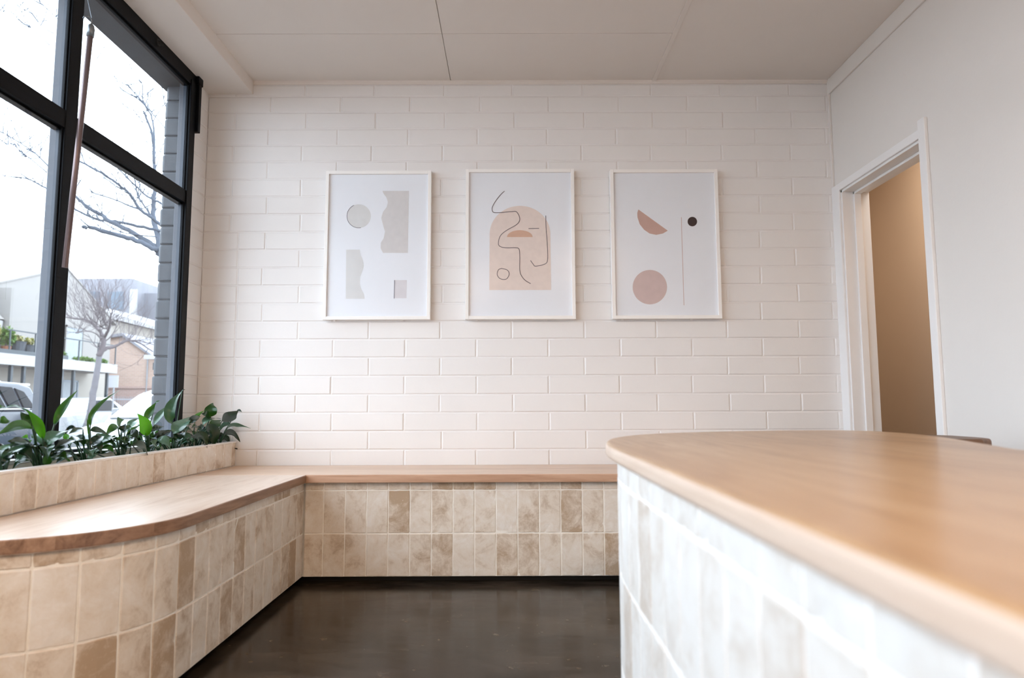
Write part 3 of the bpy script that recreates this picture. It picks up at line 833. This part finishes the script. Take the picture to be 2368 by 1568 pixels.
for n_, (k, c, X, stem, a, b, e, w, tilt, kind) in enumerate(LV):
    A_, B_, E_ = lp(c, a, X), lp(c, b, X + .012), lp(c, e, X + R.uniform(-.01, .02))
    wm = (1.12 if kind in ('bright', 'mid') else 1.4) * w / CR[c][2] / F_PX * (A_ - EYE).dot(FW)
    key = (k, kind); mm = parts.setdefault(key, MB())
    blade(mm, A_, B_, E_, wm, tilt, n_ * 1.7, (R.random(), R.random(), 0))
    r0 = roots[k] + Vector((R.uniform(-.02, .02), R.uniform(-.02, .02), 0))
    sm = parts.setdefault((k, 'stem'), MB()); d = (B_ - A_)
    sm.tube([r0, r0.lerp(A_, .5) + Vector((0, 0, .01)), A_, A_ + d * .25], [.0042, .0032, .0022, .0008], 6)
fr_ = random.Random(12)
for k in PLANTS:          # low arching leaves round the crown of each plant
    for q in range(9):
        a = 2 * math.pi * (q + fr_.random() * .6) / 9; L_ = fr_.uniform(.09, .16); h = fr_.uniform(.03, .10)
        dv = Vector((math.cos(a) * .45, math.sin(a), 0))
        r0 = roots[k]; A_ = r0 + dv * L_ * .35 + Vector((0, 0, h + .03)); E_ = A_ + dv * L_ * .9 + Vector((0, 0, fr_.uniform(-.04, .02))); B_ = (A_ + E_) / 2 + Vector((0, 0, .022))
        for P_ in (A_, B_, E_):
            P_.x = min(max(P_.x, -1.705), -1.50); P_.y = min(P_.y, 3.79)
        mm = parts.setdefault((k, fr_.choice(['dark', 'dark', 'pale', 'mid'])), MB())
        blade(mm, A_, B_, E_, fr_.uniform(.035, .055), 1.1, q * 1.3, (fr_.random(), 0, 0))
        parts[(k, 'stem')].tube([r0, r0.lerp(A_, .6) + Vector((0, 0, .012)), A_], [.004, .003, .002], 5)
NM = {'mid': ('foliage', 'leaf_mid'), 'dark': ('foliage', 'leaf_dark'), 'bright': ('foliage', 'leaf_bright'), 'pale': ('foliage', 'leaf_pale'), 'stem': ('stems', 'stem')}
for k in PLANTS:
    fm = MB(); mats = []
    for kind in ('dark', 'mid', 'bright', 'pale'):
        if (k, kind) in parts:
            s = parts[(k, kind)]; i = len(fm.v); fm.v += s.v
            for f, t in zip(s.f, s.t): fm.face(tuple(i + q for q in f), len(mats), t)
            mats.append(M['leaf_' + kind])
    fm.build('foliage', mats, lily[k], smooth=True, fix=False)
    parts[(k, 'stem')].build('stems', M['stem'], lily[k], smooth=True)

# ================================================================== OUTSIDE
GZ = -.28


def obox(name, mat, parent, *a, bevel=0):
    m = MB(); m.box(*a); return m.build(name, mat, parent, bevel=bevel)


X_ = {}
X_['road'] = paint('asphalt', srgb(84, 80, 78), .9, .1, 1, .3, 40)
X_['path'] = paint('footpath_concrete', srgb(98, 91, 86), .9, .06, 1, .2, 40)
X_['white'] = paint('house_white_render', srgb(128, 124, 120), .8, .03, .6, .1, 20)
X_['soft'] = paint('house_soft_white', srgb(122, 118, 114), .8, .03, .6, .1, 20)
X_['slab'] = paint('balcony_white', srgb(148, 146, 145), .8, .02, .6, .1, 20)
X_['cream'] = paint('house_cream_wall', srgb(142, 136, 128), .8, .04, .6, .1, 20)
X_['dkframe'] = paint('dark_post_paint', srgb(44, 52, 58), .5, .1, 5, 0)
X_['bluegrey'] = paint('curtained_window', srgb(78, 90, 102), .3, .15, 2, 0)
X_['curtain'] = paint('white_curtain', srgb(128, 134, 138), .6, .1, 8, 0)
X_['roofgrey'] = paint('grey_roof_sheet', srgb(112, 112, 118), .6, .1, 1, .2, 20)
X_['trunk'] = paint('grey_bark', srgb(64, 70, 80), .9, .2, 8, .5, 60)
X_['trunkfar'] = paint('pale_bark', srgb(98, 95, 99), .9, .12, 8, .5, 60)
X_['trunkdark'] = paint('brown_grey_bark', srgb(88, 80, 82), .9, .12, 8, .5, 60)
X_['metal'] = paint('galvanised_post', srgb(126, 127, 130), .5, .05, 5, 0)
X_['suv'] = paint('dark_car_paint', srgb(40, 46, 56), .12, .05, 2, 0, spec=.6)
X_['carwhite'] = paint('white_car_paint', srgb(138, 139, 141), .15, .01, 2, 0)
X_['carglass'] = paint('dark_car_glass', srgb(14, 17, 22), .1, .1, 2, 0, spec=.06)
X_['glareglass'] = paint('car_glass_with_glare', srgb(112, 116, 120), .06, .1, 2, 0)  # overexposed glare put into the glass colour
X_['chrome'] = paint('chrome_trim', srgb(170, 172, 176), .2, .03, 2, 0)
X_['tyre'] = paint('tyre_rubber', srgb(26, 26, 27), .8, .1, 8, 0)
X_['sign'] = paint('white_sign_face', srgb(150, 150, 152), .5, .02, 5, 0)
X_['terracotta'] = paint('terracotta_pot', srgb(120, 78, 56), .8, .1, 8, 0)
X_['potdark'] = paint('dark_planter_tub', srgb(56, 60, 66), .7, .1, 8, 0)
X_['greenleaf'] = leaf_mat('balcony_green_leaf', srgb(70, 100, 44), srgb(104, 128, 62), .2, .5)
X_['yellow'] = leaf_mat('yellow_leaf', srgb(132, 126, 70), srgb(150, 140, 92), .2, .5)
X_['hedge'] = leaf_mat('hedge_leaf', srgb(58, 70, 60), srgb(92, 100, 88), .1, .6)


def brickwork(name, a, b, mort):
    m = NT(name); o = m.tc.outputs['Object']
    t = m.node('TexBrick'); t.inputs['Scale'].default_value = 1; t.inputs['Brick Width'].default_value = .23; t.inputs['Row Height'].default_value = .086; t.inputs['Mortar Size'].default_value = .01
    t.inputs['Color1'].default_value = a; t.inputs['Color2'].default_value = b; t.inputs['Mortar'].default_value = mort
    sp = m.node('SeparateXYZ'); m.link(o, sp.inputs[0]); ad = m.node('Math', operation='ADD'); m.link(sp.outputs[0], ad.inputs[0]); m.link(sp.outputs[1], ad.inputs[1])
    cb = m.node('CombineXYZ'); m.link(ad.outputs[0], cb.inputs[0]); m.link(sp.outputs[2], cb.inputs[1]); m.link(cb.outputs[0], t.inputs[0])
    m.col(t.outputs[0]).set(Roughness=.9); return m.mat


X_['brick'] = brickwork('salmon_brick', srgb(168, 142, 128), srgb(160, 134, 120), srgb(166, 152, 142))
X_['brick2'] = brickwork('pink_brick', srgb(158, 130, 122), srgb(150, 122, 114), srgb(160, 146, 138))

m = MB(); m.box(-13.0, XL - .2, -12, 70, GZ - .3, GZ - .05); struct(m.build('ground_road', X_['road']))
m = MB(); m.box(-60, -13.0, -12, 90, GZ - .3, GZ + .05); struct(m.build('ground_far_path', X_['path']))
m = MB(); m.box(-5.0, XL - .2, -12, 70, GZ - .05, GZ + .02); struct(m.build('ground_path', X_['path']))

# white two storey house --------------------------------------------------------
hs = empty('house', (-19, 25, GZ), 'white two storey house across the street with gabled end and long balcony', 'house')
m = MB()      # gabled street wall above the balcony, roof line rises to the apex
m.prism([(13.0, GZ), (31.2, GZ), (31.2, 4.8), (27.87, 6.52), (24.26, 5.27), (19.4, 4.1), (13.0, 3.3)], -26, -18.3, ax=0)
m.build('wall', X_['white'], hs)
m = MB()
_rl = [(31.6, 4.6), (27.87, 6.52), (24.26, 5.27), (19.4, 4.1), (13.0, 3.3)]
m.prism(_rl + [(y, z + .06) for y, z in _rl[::-1]], -26.2, -18.26, ax=0)
m.build('roof', X_['soft'], hs)
m = MB(); m.box(-18.3, -17, 13, 29.6, 2.28, 2.66); m.build('balcony_slab', X_['slab'], hs)
m = MB(); m.box(-18.3, -17.6, 23.9, 24.02, 2.66, 5.05); m.build('side_wall', X_['soft'], hs)
m = MB(); m.box(-18.32, -18.28, 13, 31.2, GZ + .3, 2.28); m.build('ground_floor_wall', X_['cream'], hs)


def window(p, y0, y1, z0, z1, xf, gm, fm):
    m = MB(); t = .07
    for a in ((y0, y0 + t, z0, z1), (y1 - t, y1, z0, z1), (y0, y1, z1 - t, z1), (y0, y1, z0, z0 + t)): m.box(xf, xf + .06, a[0], a[1], a[2], a[3])
    if y1 - y0 > 1.4: m.box(xf, xf + .05, (y0 + y1) / 2 - .04, (y0 + y1) / 2 + .04, z0, z1)
    w = m.build('window', fm, p); m = MB(); m.box(xf + .005, xf + .03, y0, y1, z0, z1); m.build('pane', gm, w)


window(hs, 21.2, 24.6, 2.7, 4.25, -18.25, X_['bluegrey'], X_['dkframe'])
window(hs, 27.05, 27.75, 2.7, 4.3, -18.25, X_['bluegrey'], X_['bluegrey'])
window(hs, 27.9, 29.1, 2.7, 4.2, -18.25, X_['curtain'], X_['soft'])
window(hs, 27.6, 28.9, GZ + .1, 1.95, -18.25, X_['curtain'], X_['bluegrey'])
window(hs, 20.5, 24.0, .3, 2.0, -18.25, X_['curtain'], X_['bluegrey'])
for x, y in ((25, 850), (55, 850), (143, 860), (170, 860), (248, 860)):
    q = at(x, y, 0, -17.15); m = MB(); m.box(-17.2, -17.1, q.y - .05, q.y + .05, GZ, 2.28); m.build('post', X_['dkframe'], hs)
m = MB()
m.box(-17.06, -17.02, 23.1, 29.5, 3.45, 3.49)
m.box(-17.07, -17.01, 13, 26.3, 2.66, 2.80)
for k in range(6): y = 23.2 + k * 1.25; m.box(-17.06, -17.02, y, y + .04, 2.66, 3.47)
m.build('railing', X_['dkframe'], hs)

rr = random.Random(3)


def bush(name, c, r, n, mat, label, group=None, pot=None, leaf=.09, pm=None):
    t = empty(name, (c[0], c[1], c[2]), label, 'plant', group); m = MB()
    if pot: m2 = MB(); m2.tube([(c[0], c[1], c[2]), (c[0], c[1], c[2] + pot * .9), (c[0], c[1], c[2] + pot)], [pot * .42, pot * .55, pot * .58], 14); m2.build('pot', pm or X_['terracotta'], t)
    z0 = c[2] + (pot or 0)
    for _ in range(n):
        v = Vector((rr.gauss(0, 1), rr.gauss(0, 1), rr.gauss(0, 1))).normalized() * rr.random() ** .4
        p = Vector((c[0] + v.x * r[0], c[1] + v.y * r[1], z0 + r[2] + v.z * r[2]))
        a = Vector((rr.gauss(0, 1), rr.gauss(0, 1), rr.gauss(0, 1))).normalized(); b = a.cross(Vector((rr.random(), rr.random(), 1))).normalized() * .45
        m.poly([p - a * leaf, p + b * leaf, p + a * leaf, p - b * leaf], 0, (rr.random(), 0, 0))
    m.build('foliage', mat, t, fix=False)
    m = MB()
    for _ in range(5): m.tube([(c[0], c[1], z0), (c[0] + rr.uniform(-.5, .5) * r[0], c[1] + rr.uniform(-.5, .5) * r[1], z0 + r[2])], [.02, .008], 5)
    m.build('stems', X_['trunkdark'], t)


bush('potted_plant', (-17.5, 22.95, 2.66), (.25, .34, .42), 420, X_['yellow'], 'yellow flowering plant at the left end of the white balcony', 'balcony plants', .3)
bush('potted_plant', (-17.4, 23.55, 2.66), (.25, .32, .34), 360, X_['greenleaf'], 'green leafy plant on the balcony beside the yellow one', 'balcony plants', .28)
bush('potted_plant', (-17.5, 24.2, 2.66), (.2, .25, .12), 140, X_['yellow'], 'low yellow plant in dark tub on the balcony', 'balcony plants', .5, pm=X_['potdark'])
bush('potted_plant', (-17.5, 24.75, 2.66), (.2, .2, .13), 120, X_['yellow'], 'small pale yellow plant in dark tub just left of the mullion', 'balcony plants', .42, pm=X_['potdark'])
bush('balcony_shrub', (-17.4, 26.5, 2.66), (.15, .22, .16), 160, X_['greenleaf'], 'round green shrub on the balcony just right of the mullion', 'balcony plants')
bush('balcony_shrub', (-17.3, 27.8, 2.66), (.15, .75, .10), 260, X_['greenleaf'], 'long low green plants on balcony left of the far tree trunk', 'balcony plants')
bush('balcony_shrub', (-17.3, 29.0, 2.66), (.15, .30, .10), 130, X_['greenleaf'], 'low green plants at the right end of the balcony', 'balcony plants')
bush('garden_hedge', (-17.0, 27.3, GZ + .05), (.3, .62, .42), 700, X_['hedge'], 'low dark green hedge below the balcony behind the slender leaf')

# small white lantern on the balcony wall
ln = empty('balcony_lantern', (-17.9, 23.75, 3.4), 'white hanging lantern on the balcony wall of the white house', 'lantern')
m = MB(); m.tube([(-17.9, 23.75, 3.4), (-17.9, 23.75, 3.85), (-17.9, 23.75, 3.9)], [.12, .16, .06], 10); m.build('lantern_body', X_['slab'], ln)
m = MB(); m.tube([(-17.9, 23.75, 3.9), (-17.9, 23.75, 4.1)], [.2, .03], 10); m.build('lantern_cap', X_['soft'], ln)

# brick house with a gable, and the houses behind --------------------------------------
bh = empty('house', (-22, 36, GZ), 'salmon brick house with a gabled end right of the balcony', 'house')
m = MB(); m.prism([(-24.5, GZ), (-17.4, GZ), (-17.4, 3.0), (-19.3, 4.35), (-21.5, 4.1), (-24.5, 3.4)], 34, 42, ax=1); m.build('wall', X_['brick'], bh)
m = MB(); m.box(-22, -17.38, 33.95, 34, GZ, 1.75); m.box(-22, -17.35, 33.9, 34, 1.75, 1.85); m.build('lower_wall', X_['brick2'], bh)
m = MB(); m.prism([(-19.3, 4.35), (-17.1, 2.85), (-17.1, 2.95), (-19.3, 4.5), (-24.8, 3.6), (-24.8, 3.5)], 33.8, 42.2, ax=1); m.build('roof', X_['roofgrey'], bh)
m = MB(); m.box(-17.42, -17.36, 34.5, 35.5, .4, 1.0); m.build('window', X_['dkframe'], bh)
m = MB(); m.tube([(-18.0, 33.92, GZ), (-18.0, 33.92, 3.2)], .04, 6); m.build('downpipe', X_['metal'], bh)
wh = empty('house', (-26, 52, GZ), 'pale house with a sloping white roof behind the brick gable', 'house')
m = MB(); m.prism([(-36, GZ), (-24, GZ), (-24, 6.0), (-31, 7.6), (-36, 7.6)], 46, 56, ax=1); m.build('wall', X_['cream'], wh)
m = MB(); m.prism([(-36, 7.6), (-30.6, 7.7), (-23.4, 5.9), (-23.4, 6.1), (-30.6, 8.3), (-36, 8.3)], 45.5, 56.5, ax=1); m.build('roof', X_['slab'], wh)
gh = empty('house', (-34, 66, GZ), 'grey block of flats far behind the brick house', 'house')
m = MB(); m.box(-42, -33.5, 60, 70, GZ, 12.2); m.box(-33.5, -28, 62, 70, GZ, 11.2); m.build('wall', X_['roofgrey'], gh)
m = MB(); m.box(-33.6, -33.0, 59.8, 60, 8, 11.2); m.build('chimney', X_['slab'], gh)
for k in range(3): m = MB(); m.box(-40 + k * 2.2, -38.6 + k * 2.2, 59.9, 60, 9.4, 11); m.build('window', X_['bluegrey'], gh)

# fence, signs, poles
fn = empty('garden_fence', (-17.2, 29.6, GZ), 'thin metal picket fence below the balcony end', 'fence')
m = MB(); m.box(-17.22, -17.18, 29.7, 32.5, GZ + .2, GZ + .25); m.box(-17.22, -17.18, 29.7, 32.5, 1.15, 1.2)
for k in range(18): y = 29.75 + k * .16; m.box(-17.21, -17.19, y, y + .025, GZ, 1.3)
m.build('pickets', X_['roofgrey'], fn)
sg = empty('parking_sign', (-11.9, 20.4, GZ), 'small blank white sign on a thin post in front of the brick house', 'sign')
q = at(263, 882, 1, 20.4)
m = MB(); m.box(q.x - .14, q.x + .14, 20.38, 20.4, q.z - .18, q.z + .18); m.build('sign_plate', X_['sign'], sg)
m = MB(); m.tube([(q.x, 20.42, GZ), (q.x, 20.42, q.z + .15)], .025, 8); m.build('post', X_['metal'], sg)
q1 = at(372, 900, 1, 19); q2 = at(378, 560, 1, 19)
up = empty('street_pole', (q1.x, 19, GZ), 'tall pale street pole beside the grey brick edge of the window', 'pole')
m = MB(); m.tube([(q1.x, 19, GZ), (q1.x, 19, 7.2)], [.10, .07], 12); m.build('pole', X_['metal'], up, smooth=True)
q = at(366, 826, 1, 19); m = MB(); m.box(q.x - .35, q.x + .12, 18.9, 18.98, q.z - .06, q.z + .06); m.build('crossarm', X_['slab'], up)
q = at(371, 848, 1, 19); m = MB(); m.box(q.x - .10, q.x + .16, 18.78, 18.9, q.z - .10, q.z + .10); m.build('meter_box', X_['dkframe'], up)

# ------------------------------------------------------------------ bare trees


def wander(m, p, d, L, r, depth, up=.15):
    pts = [p.copy()]; n = 5; rad = [r]; q = p.copy(); dd = d.normalized()
    for k in range(n):
        dd = (dd + Vector((rr.uniform(-.17, .17), rr.uniform(-.17, .17), rr.uniform(-.13, .17) + up * .25))).normalized()
        q = q + dd * L / n; pts.append(q.copy()); rad.append(r * (1 - .8 * (k + 1) / n))
        if depth > 0 and rr.random() < .75:
            s = (dd + Vector((rr.uniform(-1, 1), rr.uniform(-1, 1), rr.uniform(-.4, 1)))).normalized()
            wander(m, q, s, L * rr.uniform(.35, .65), r * .5, depth - 1, up)
    m.tube(pts, rad, 5, cap=False)


def limb(m, pts, r0, r1, tw, tl, tr, depth=1, up=.2):
    out = []; P = [Vector(p) for p in pts]
    for i in range(len(P) - 1):
        p0, p1, p2, p3 = P[max(i - 1, 0)], P[i], P[i + 1], P[min(i + 2, len(P) - 1)]
        for j in range(5):
            t = j / 5; out.append(.5 * ((2 * p1) + (p2 - p0) * t + (2 * p0 - 5 * p1 + 4 * p2 - p3) * t * t + (3 * p1 - p0 - 3 * p2 + p3) * t ** 3) + Vector((rr.uniform(-1, 1), rr.uniform(-1, 1), rr.uniform(-1, 1))) * min(r1, .02) * .5)
    out.append(P[-1]); n = len(out); rad = [r0 + (r1 - r0) * k / (n - 1) for k in range(n)]
    m.tube(out, rad, 8)
    for _ in range(tw):
        k = rr.randrange(n // 4, n); d = (out[min(k + 1, n - 1)] - out[max(k - 1, 0)]).normalized()
        s = (d * .6 + Vector((rr.uniform(-1, 1), rr.uniform(-1, 1), rr.uniform(-.3, 1)))).normalized()
        wander(m, out[k], s, tl * rr.uniform(.5, 1.2), tr, depth, up)


def cpx(c, Y, pts, dy=0):
    ox, oy, s = c; n = max(1, len(pts) - 1)
    return [at(ox + x / s, oy + y / s, 1, Y + dy * k / n) for k, (x, y) in enumerate(pts)]


C2 = (0, 400, 3.92); C1 = (0, 0, 3.92)
YT = 8.6
tn = empty('bare_tree', tuple(Vector((at(420, 640, 1, YT).x + .3, YT, GZ))), 'large bare tree close to the window, branches fanning left across both panes', 'tree')
base = at(420, 640, 1, YT); m = MB()
limb(m, [Vector((base.x + .25, YT, GZ)), Vector((base.x + .2, YT, 1.2)), base] + cpx(C2, YT, [(1545, 800), (1430, 710)]), .12, .055, 0, 0, 0)
m.build('trunk', X_['trunk'], tn, smooth=True)
BR = [(C2, [(1430, 710), (1380, 680), (1200, 600), (1000, 550), (830, 500), (750, 490)], .032, .016, 5, .5, -.6),
      (C2, [(1430, 700), (1380, 650), (1200, 540), (1000, 440), (900, 370), (780, 300), (690, 220), (490, 60)], .034, .012, 8, .7, .5),
      (C2, [(490, 170), (380, 120), (240, 50), (40, 30)], .012, .004, 6, .5, .3),
      (C2, [(1450, 700), (1430, 560), (1395, 430), (1390, 300), (1405, 130), (1400, -60), (1380, -340), (1300, -560)], .036, .010, 9, .9, .8),
      (C2, [(1540, 545), (1480, 530), (1390, 510), (1150, 460), (990, 430), (870, 420), (670, 320)], .022, .010, 5, .5, .4),
      (C2, [(1540, 520), (1430, 450), (1370, 400), (1270, 330), (1200, 220), (1130, 150), (920, 0), (700, -120)], .022, .008, 8, .7, -.8),
      (C2, [(1270, 330), (1180, 300), (1060, 250), (820, 170)], .012, .005, 4, .4, .2),
      (C2, [(1380, 410), (1330, 330), (1250, 200), (1220, 60), (1150, -200)], .012, .005, 6, .6, .4),
      (C2, [(1545, 320), (1450, 270), (1330, 210), (1200, 90), (1110, 0), (940, -180), (780, -290)], .014, .005, 7, .7, .6),
      (C2, [(1420, 580), (1250, 560), (1050, 520), (850, 380)], .008, .003, 3, .3, .2),
      (C1, [(1400, 1480), (1395, 1200), (1370, 1050), (1300, 930), (1290, 760)], .012, .005, 9, .6, .5),
      (C1, [(1590, 1270), (1400, 1050), (1250, 880), (1080, 700), (840, 510)], .007, .002, 6, .5, .6),
      (C1, [(1600, 1130), (1500, 960), (1470, 800), (1440, 640)], .008, .003, 7, .5, .5),
      (C1, [(600, 240), (480, 130), (340, 0), (260, -80)], .006, .003, 5, .6, .6),
      (C1, [(480, 300), (370, 230), (300, 130), (200, 0)], .006, .003, 5, .6, .8),
      (C1, [(450, 410), (280, 250), (130, 125), (0, 95)], .006, .003, 6, .6, .8),
      (C1, [(490, 1560), (330, 1400), (190, 1300), (0, 1190)], .010, .004, 9, .7, .8),
      (C1, [(420, 1560), (250, 1420), (100, 1330), (0, 1270)], .007, .003, 7, .6, .8)]
for c, pts, r0, r1, tw, tl, dy in BR:
    m = MB(); limb(m, cpx(c, YT, pts, dy), r0 * 1.1, r1 * 1.3, int(tw * 1.5), tl, .0065, 1); m.build('branch', X_['trunk'], tn, smooth=True)

C7 = (140, 680, 5.225); YF = 20.0
tf = empty('bare_tree', tuple(Vector((at(200, 965, 1, YF).x, YF, GZ))), 'smaller bare street tree with leaning pale trunk before the white house', 'tree')
m = MB(); limb(m, [Vector((at(200, 965, 1, YF).x - .1, YF, GZ))] + cpx(C7, YF, [(360, 1440), (395, 1200), (430, 1000), (470, 740)]), .10, .075, 0, 0, 0); m.build('trunk', X_['trunkfar'], tf, smooth=True)
m = MB(); limb(m, cpx(C7, YF, [(470, 745), (510, 640), (525, 520)]), .085, .06, 4, .8, .02); m.build('upper_trunk', X_['trunkdark'], tf, smooth=True)
for pts, r0, r1, tw, tl, dy in [([(520, 520), (470, 440), (400, 370), (310, 310), (200, 300), (60, 280)], .055, .018, 18, 1.3, .8),
                                ([(530, 520), (570, 450), (595, 380), (600, 300), (630, 190)], .045, .012, 18, 1.3, -.8),
                                ([(500, 690), (560, 655), (640, 640), (740, 590), (830, 560), (950, 590), (1120, 700)], .06, .015, 16, 1.2, .8),
                                ([(830, 560), (950, 560), (1080, 600), (1230, 640)], .02, .008, 8, .8, .4),
                                ([(470, 440), (440, 380), (450, 300), (420, 220)], .03, .01, 16, 1.2, .8),
                                ([(500, 560), (430, 480), (330, 450), (180, 470)], .02, .008, 8, .9, -.8),
                                ([(560, 420), (500, 400), (540, 340), (480, 240)], .02, .008, 14, 1.1, -.4)]:
    m = MB(); limb(m, cpx(C7, YF, pts, dy), r0, r1, tw, tl, .010, 2, .5); m.build('branch', X_['trunkdark'], tf, smooth=True)

# ------------------------------------------------------------------ cars


def side_prism(m, prof, x0, x1, inset_top=0, ztop=None, zbot=None, mi=0):
    """side profile (y,z) swept across the width, leaning in towards the top"""
    n = len(prof); i = len(m.v)
    for s, x in ((1, x1), (-1, x0)):
        for y, z in prof:
            k = 0 if not inset_top else max(0, min(1, (z - zbot) / (ztop - zbot)))
            m.v.append(Vector((x - s * inset_top * k, y, z)))
    m.face(tuple(range(i, i + n)), mi); m.face(tuple(range(i + n, i + 2 * n))[::-1], mi)
    for k in range(n): m.face((i + k, i + n + k, i + n + (k + 1) % n, i + (k + 1) % n), mi)


def car(name, label, x1, body, green, wins, wheels, belt, top, paintm, glassm, wr=.33, pillar=True):
    """x1: the side towards the window; body / green: side outlines (y, z)"""
    x0 = x1 - 1.78; yc = sum(y for y, z in body) / len(body)
    t = empty(name, ((x0 + x1) / 2, yc, GZ), label, 'car')
    m = MB(); side_prism(m, body, x0, x1); m.build('body', paintm, t, bevel=.06, seg=4, smooth=False)
    m = MB(); side_prism(m, green, x0 + .06, x1 - .06, .17, top, belt); g_ = m.build('cabin', paintm, t, bevel=.05, seg=4)
    for w in wins:
        m = MB(); side_prism(m, w, x0 + .040, x1 - .040, .17, top, belt); m.build('side_window', glassm, t, bevel=.008)
    for wy in wheels:
        for x in (x0 + .10, x1 - .10):
            m = MB(); m.tube([(x - .1, wy, GZ + wr - .03), (x + .1, wy, GZ + wr - .03)], wr, 24); w = m.build('wheel', X_['tyre'], t, bevel=.02)
            m = MB(); m.tube([(x - .112, wy, GZ + wr - .03), (x + .112, wy, GZ + wr - .03)], wr * .6, 16); m.build('hubcap', X_['chrome'], w)
    return t


def CP(pts, X=-7.3): return [(q.y, q.z) for q in (at(x, y, 0, X) for x, y in pts)]


# dark wagon, tail end towards larger y
b = CP([(92, 952), (96, 985)])
body = [(5.9, GZ + .2), (5.9, .45), (6.2, .62), (7.2, .76), (8.0, .80), (10.7, .80), (10.88, .74), (10.92, .35), (10.86, GZ + .22)]
green = [(7.2, .78), (8.0, 1.12), (8.4, 1.19), (9.6, 1.24), (10.5, 1.215), (10.74, 1.16), (10.86, .79)]
wins = [[(8.05, .83), (8.45, 1.10), (8.95, 1.13), (8.95, .83)], [(9.02, .83), (9.02, 1.13), (9.94, 1.15), (10.05, .83)], [(10.12, .83), (10.01, 1.15), (10.30, 1.14), (10.36, .83)], [(10.41, .83), (10.35, 1.13), (10.52, 1.08), (10.66, .83)]]
ts = car('parked_wagon', 'dark wagon parked at the left, pale reflections on its side glass', -7.3, body, green, wins, (6.75, 9.85), .79, 1.24, X_['suv'], X_['carglass'])
for x in (-7.55, -8.85): m = MB(); m.tube([(x, 8.3, 1.21), (x, 8.4, 1.25), (x, 10.0, 1.27), (x, 10.15, 1.21)], .016, 8); m.build('roof_rail', X_['chrome'], ts)
m = MB(); m.box(-7.36, -7.295, 8.0, 10.45, .805, .825); m.build('belt_trim', X_['chrome'], ts)
m = MB(); m.box(-8.8, -7.6, 10.62, 10.86, 1.17, 1.21); m.build('tail_spoiler', X_['chrome'], ts, bevel=.01)
body = [(11.35, GZ + .2), (11.33, .25), (11.42, .42), (11.8, .51), (12.35, .575), (13.2, .64), (15.6, .70), (15.75, .5), (15.7, GZ + .2)]
green = [(12.25, .56), (12.75, .86), (13.15, 1.08), (13.55, 1.175), (14.3, 1.21), (15.1, 1.12), (15.65, .69)]
wins = [[(12.8, .69), (13.35, 1.06), (13.95, 1.11), (14.0, .70)], [(14.07, .70), (14.02, 1.11), (14.7, 1.08), (15.2, .72)]]
tw_ = car('parked_hatchback', 'bright white car parked across the road behind the plants', -5.55, body, green, wins, (12.15, 14.8), .64, 1.20, X_['carwhite'], X_['glareglass'])
m = MB(); m.poly([(-7.18, 12.36, .63), (-5.70, 12.36, .63), (-5.80, 13.26, 1.10), (-7.08, 13.26, 1.10)]); m.v = [v + Vector((0, -.012, .018)) for v in m.v]
m.v += [v + Vector((0, .03, -.03)) for v in m.v]
for q in ((7, 6, 5, 4), (0, 4, 5, 1), (1, 5, 6, 2), (2, 6, 7, 3), (3, 7, 4, 0)): m.face(q)
m.build('windscreen', X_['glareglass'], tw_)
m = MB(); m.box(-7.42, -7.30, 12.80, 13.0, .70, .82); m.build('wing_mirror', X_['carwhite'], tw_, bevel=.02)
body = [(19.0, GZ + .2), (18.9, .35), (19.3, .6), (20.2, .66), (23, .7), (23.1, GZ + .2)]
green = [(20.0, .64), (20.9, 1.1), (22, 1.15), (22.9, .69)]
car('parked_sedan', 'pale car mostly hidden behind the white car bonnet', -12.6, body, green, [[(20.6, .72), (21.1, 1.04), (22, 1.06), (22.4, .72)]], (19.8, 22.3), .66, 1.15, X_['carwhite'], X_['carglass'])
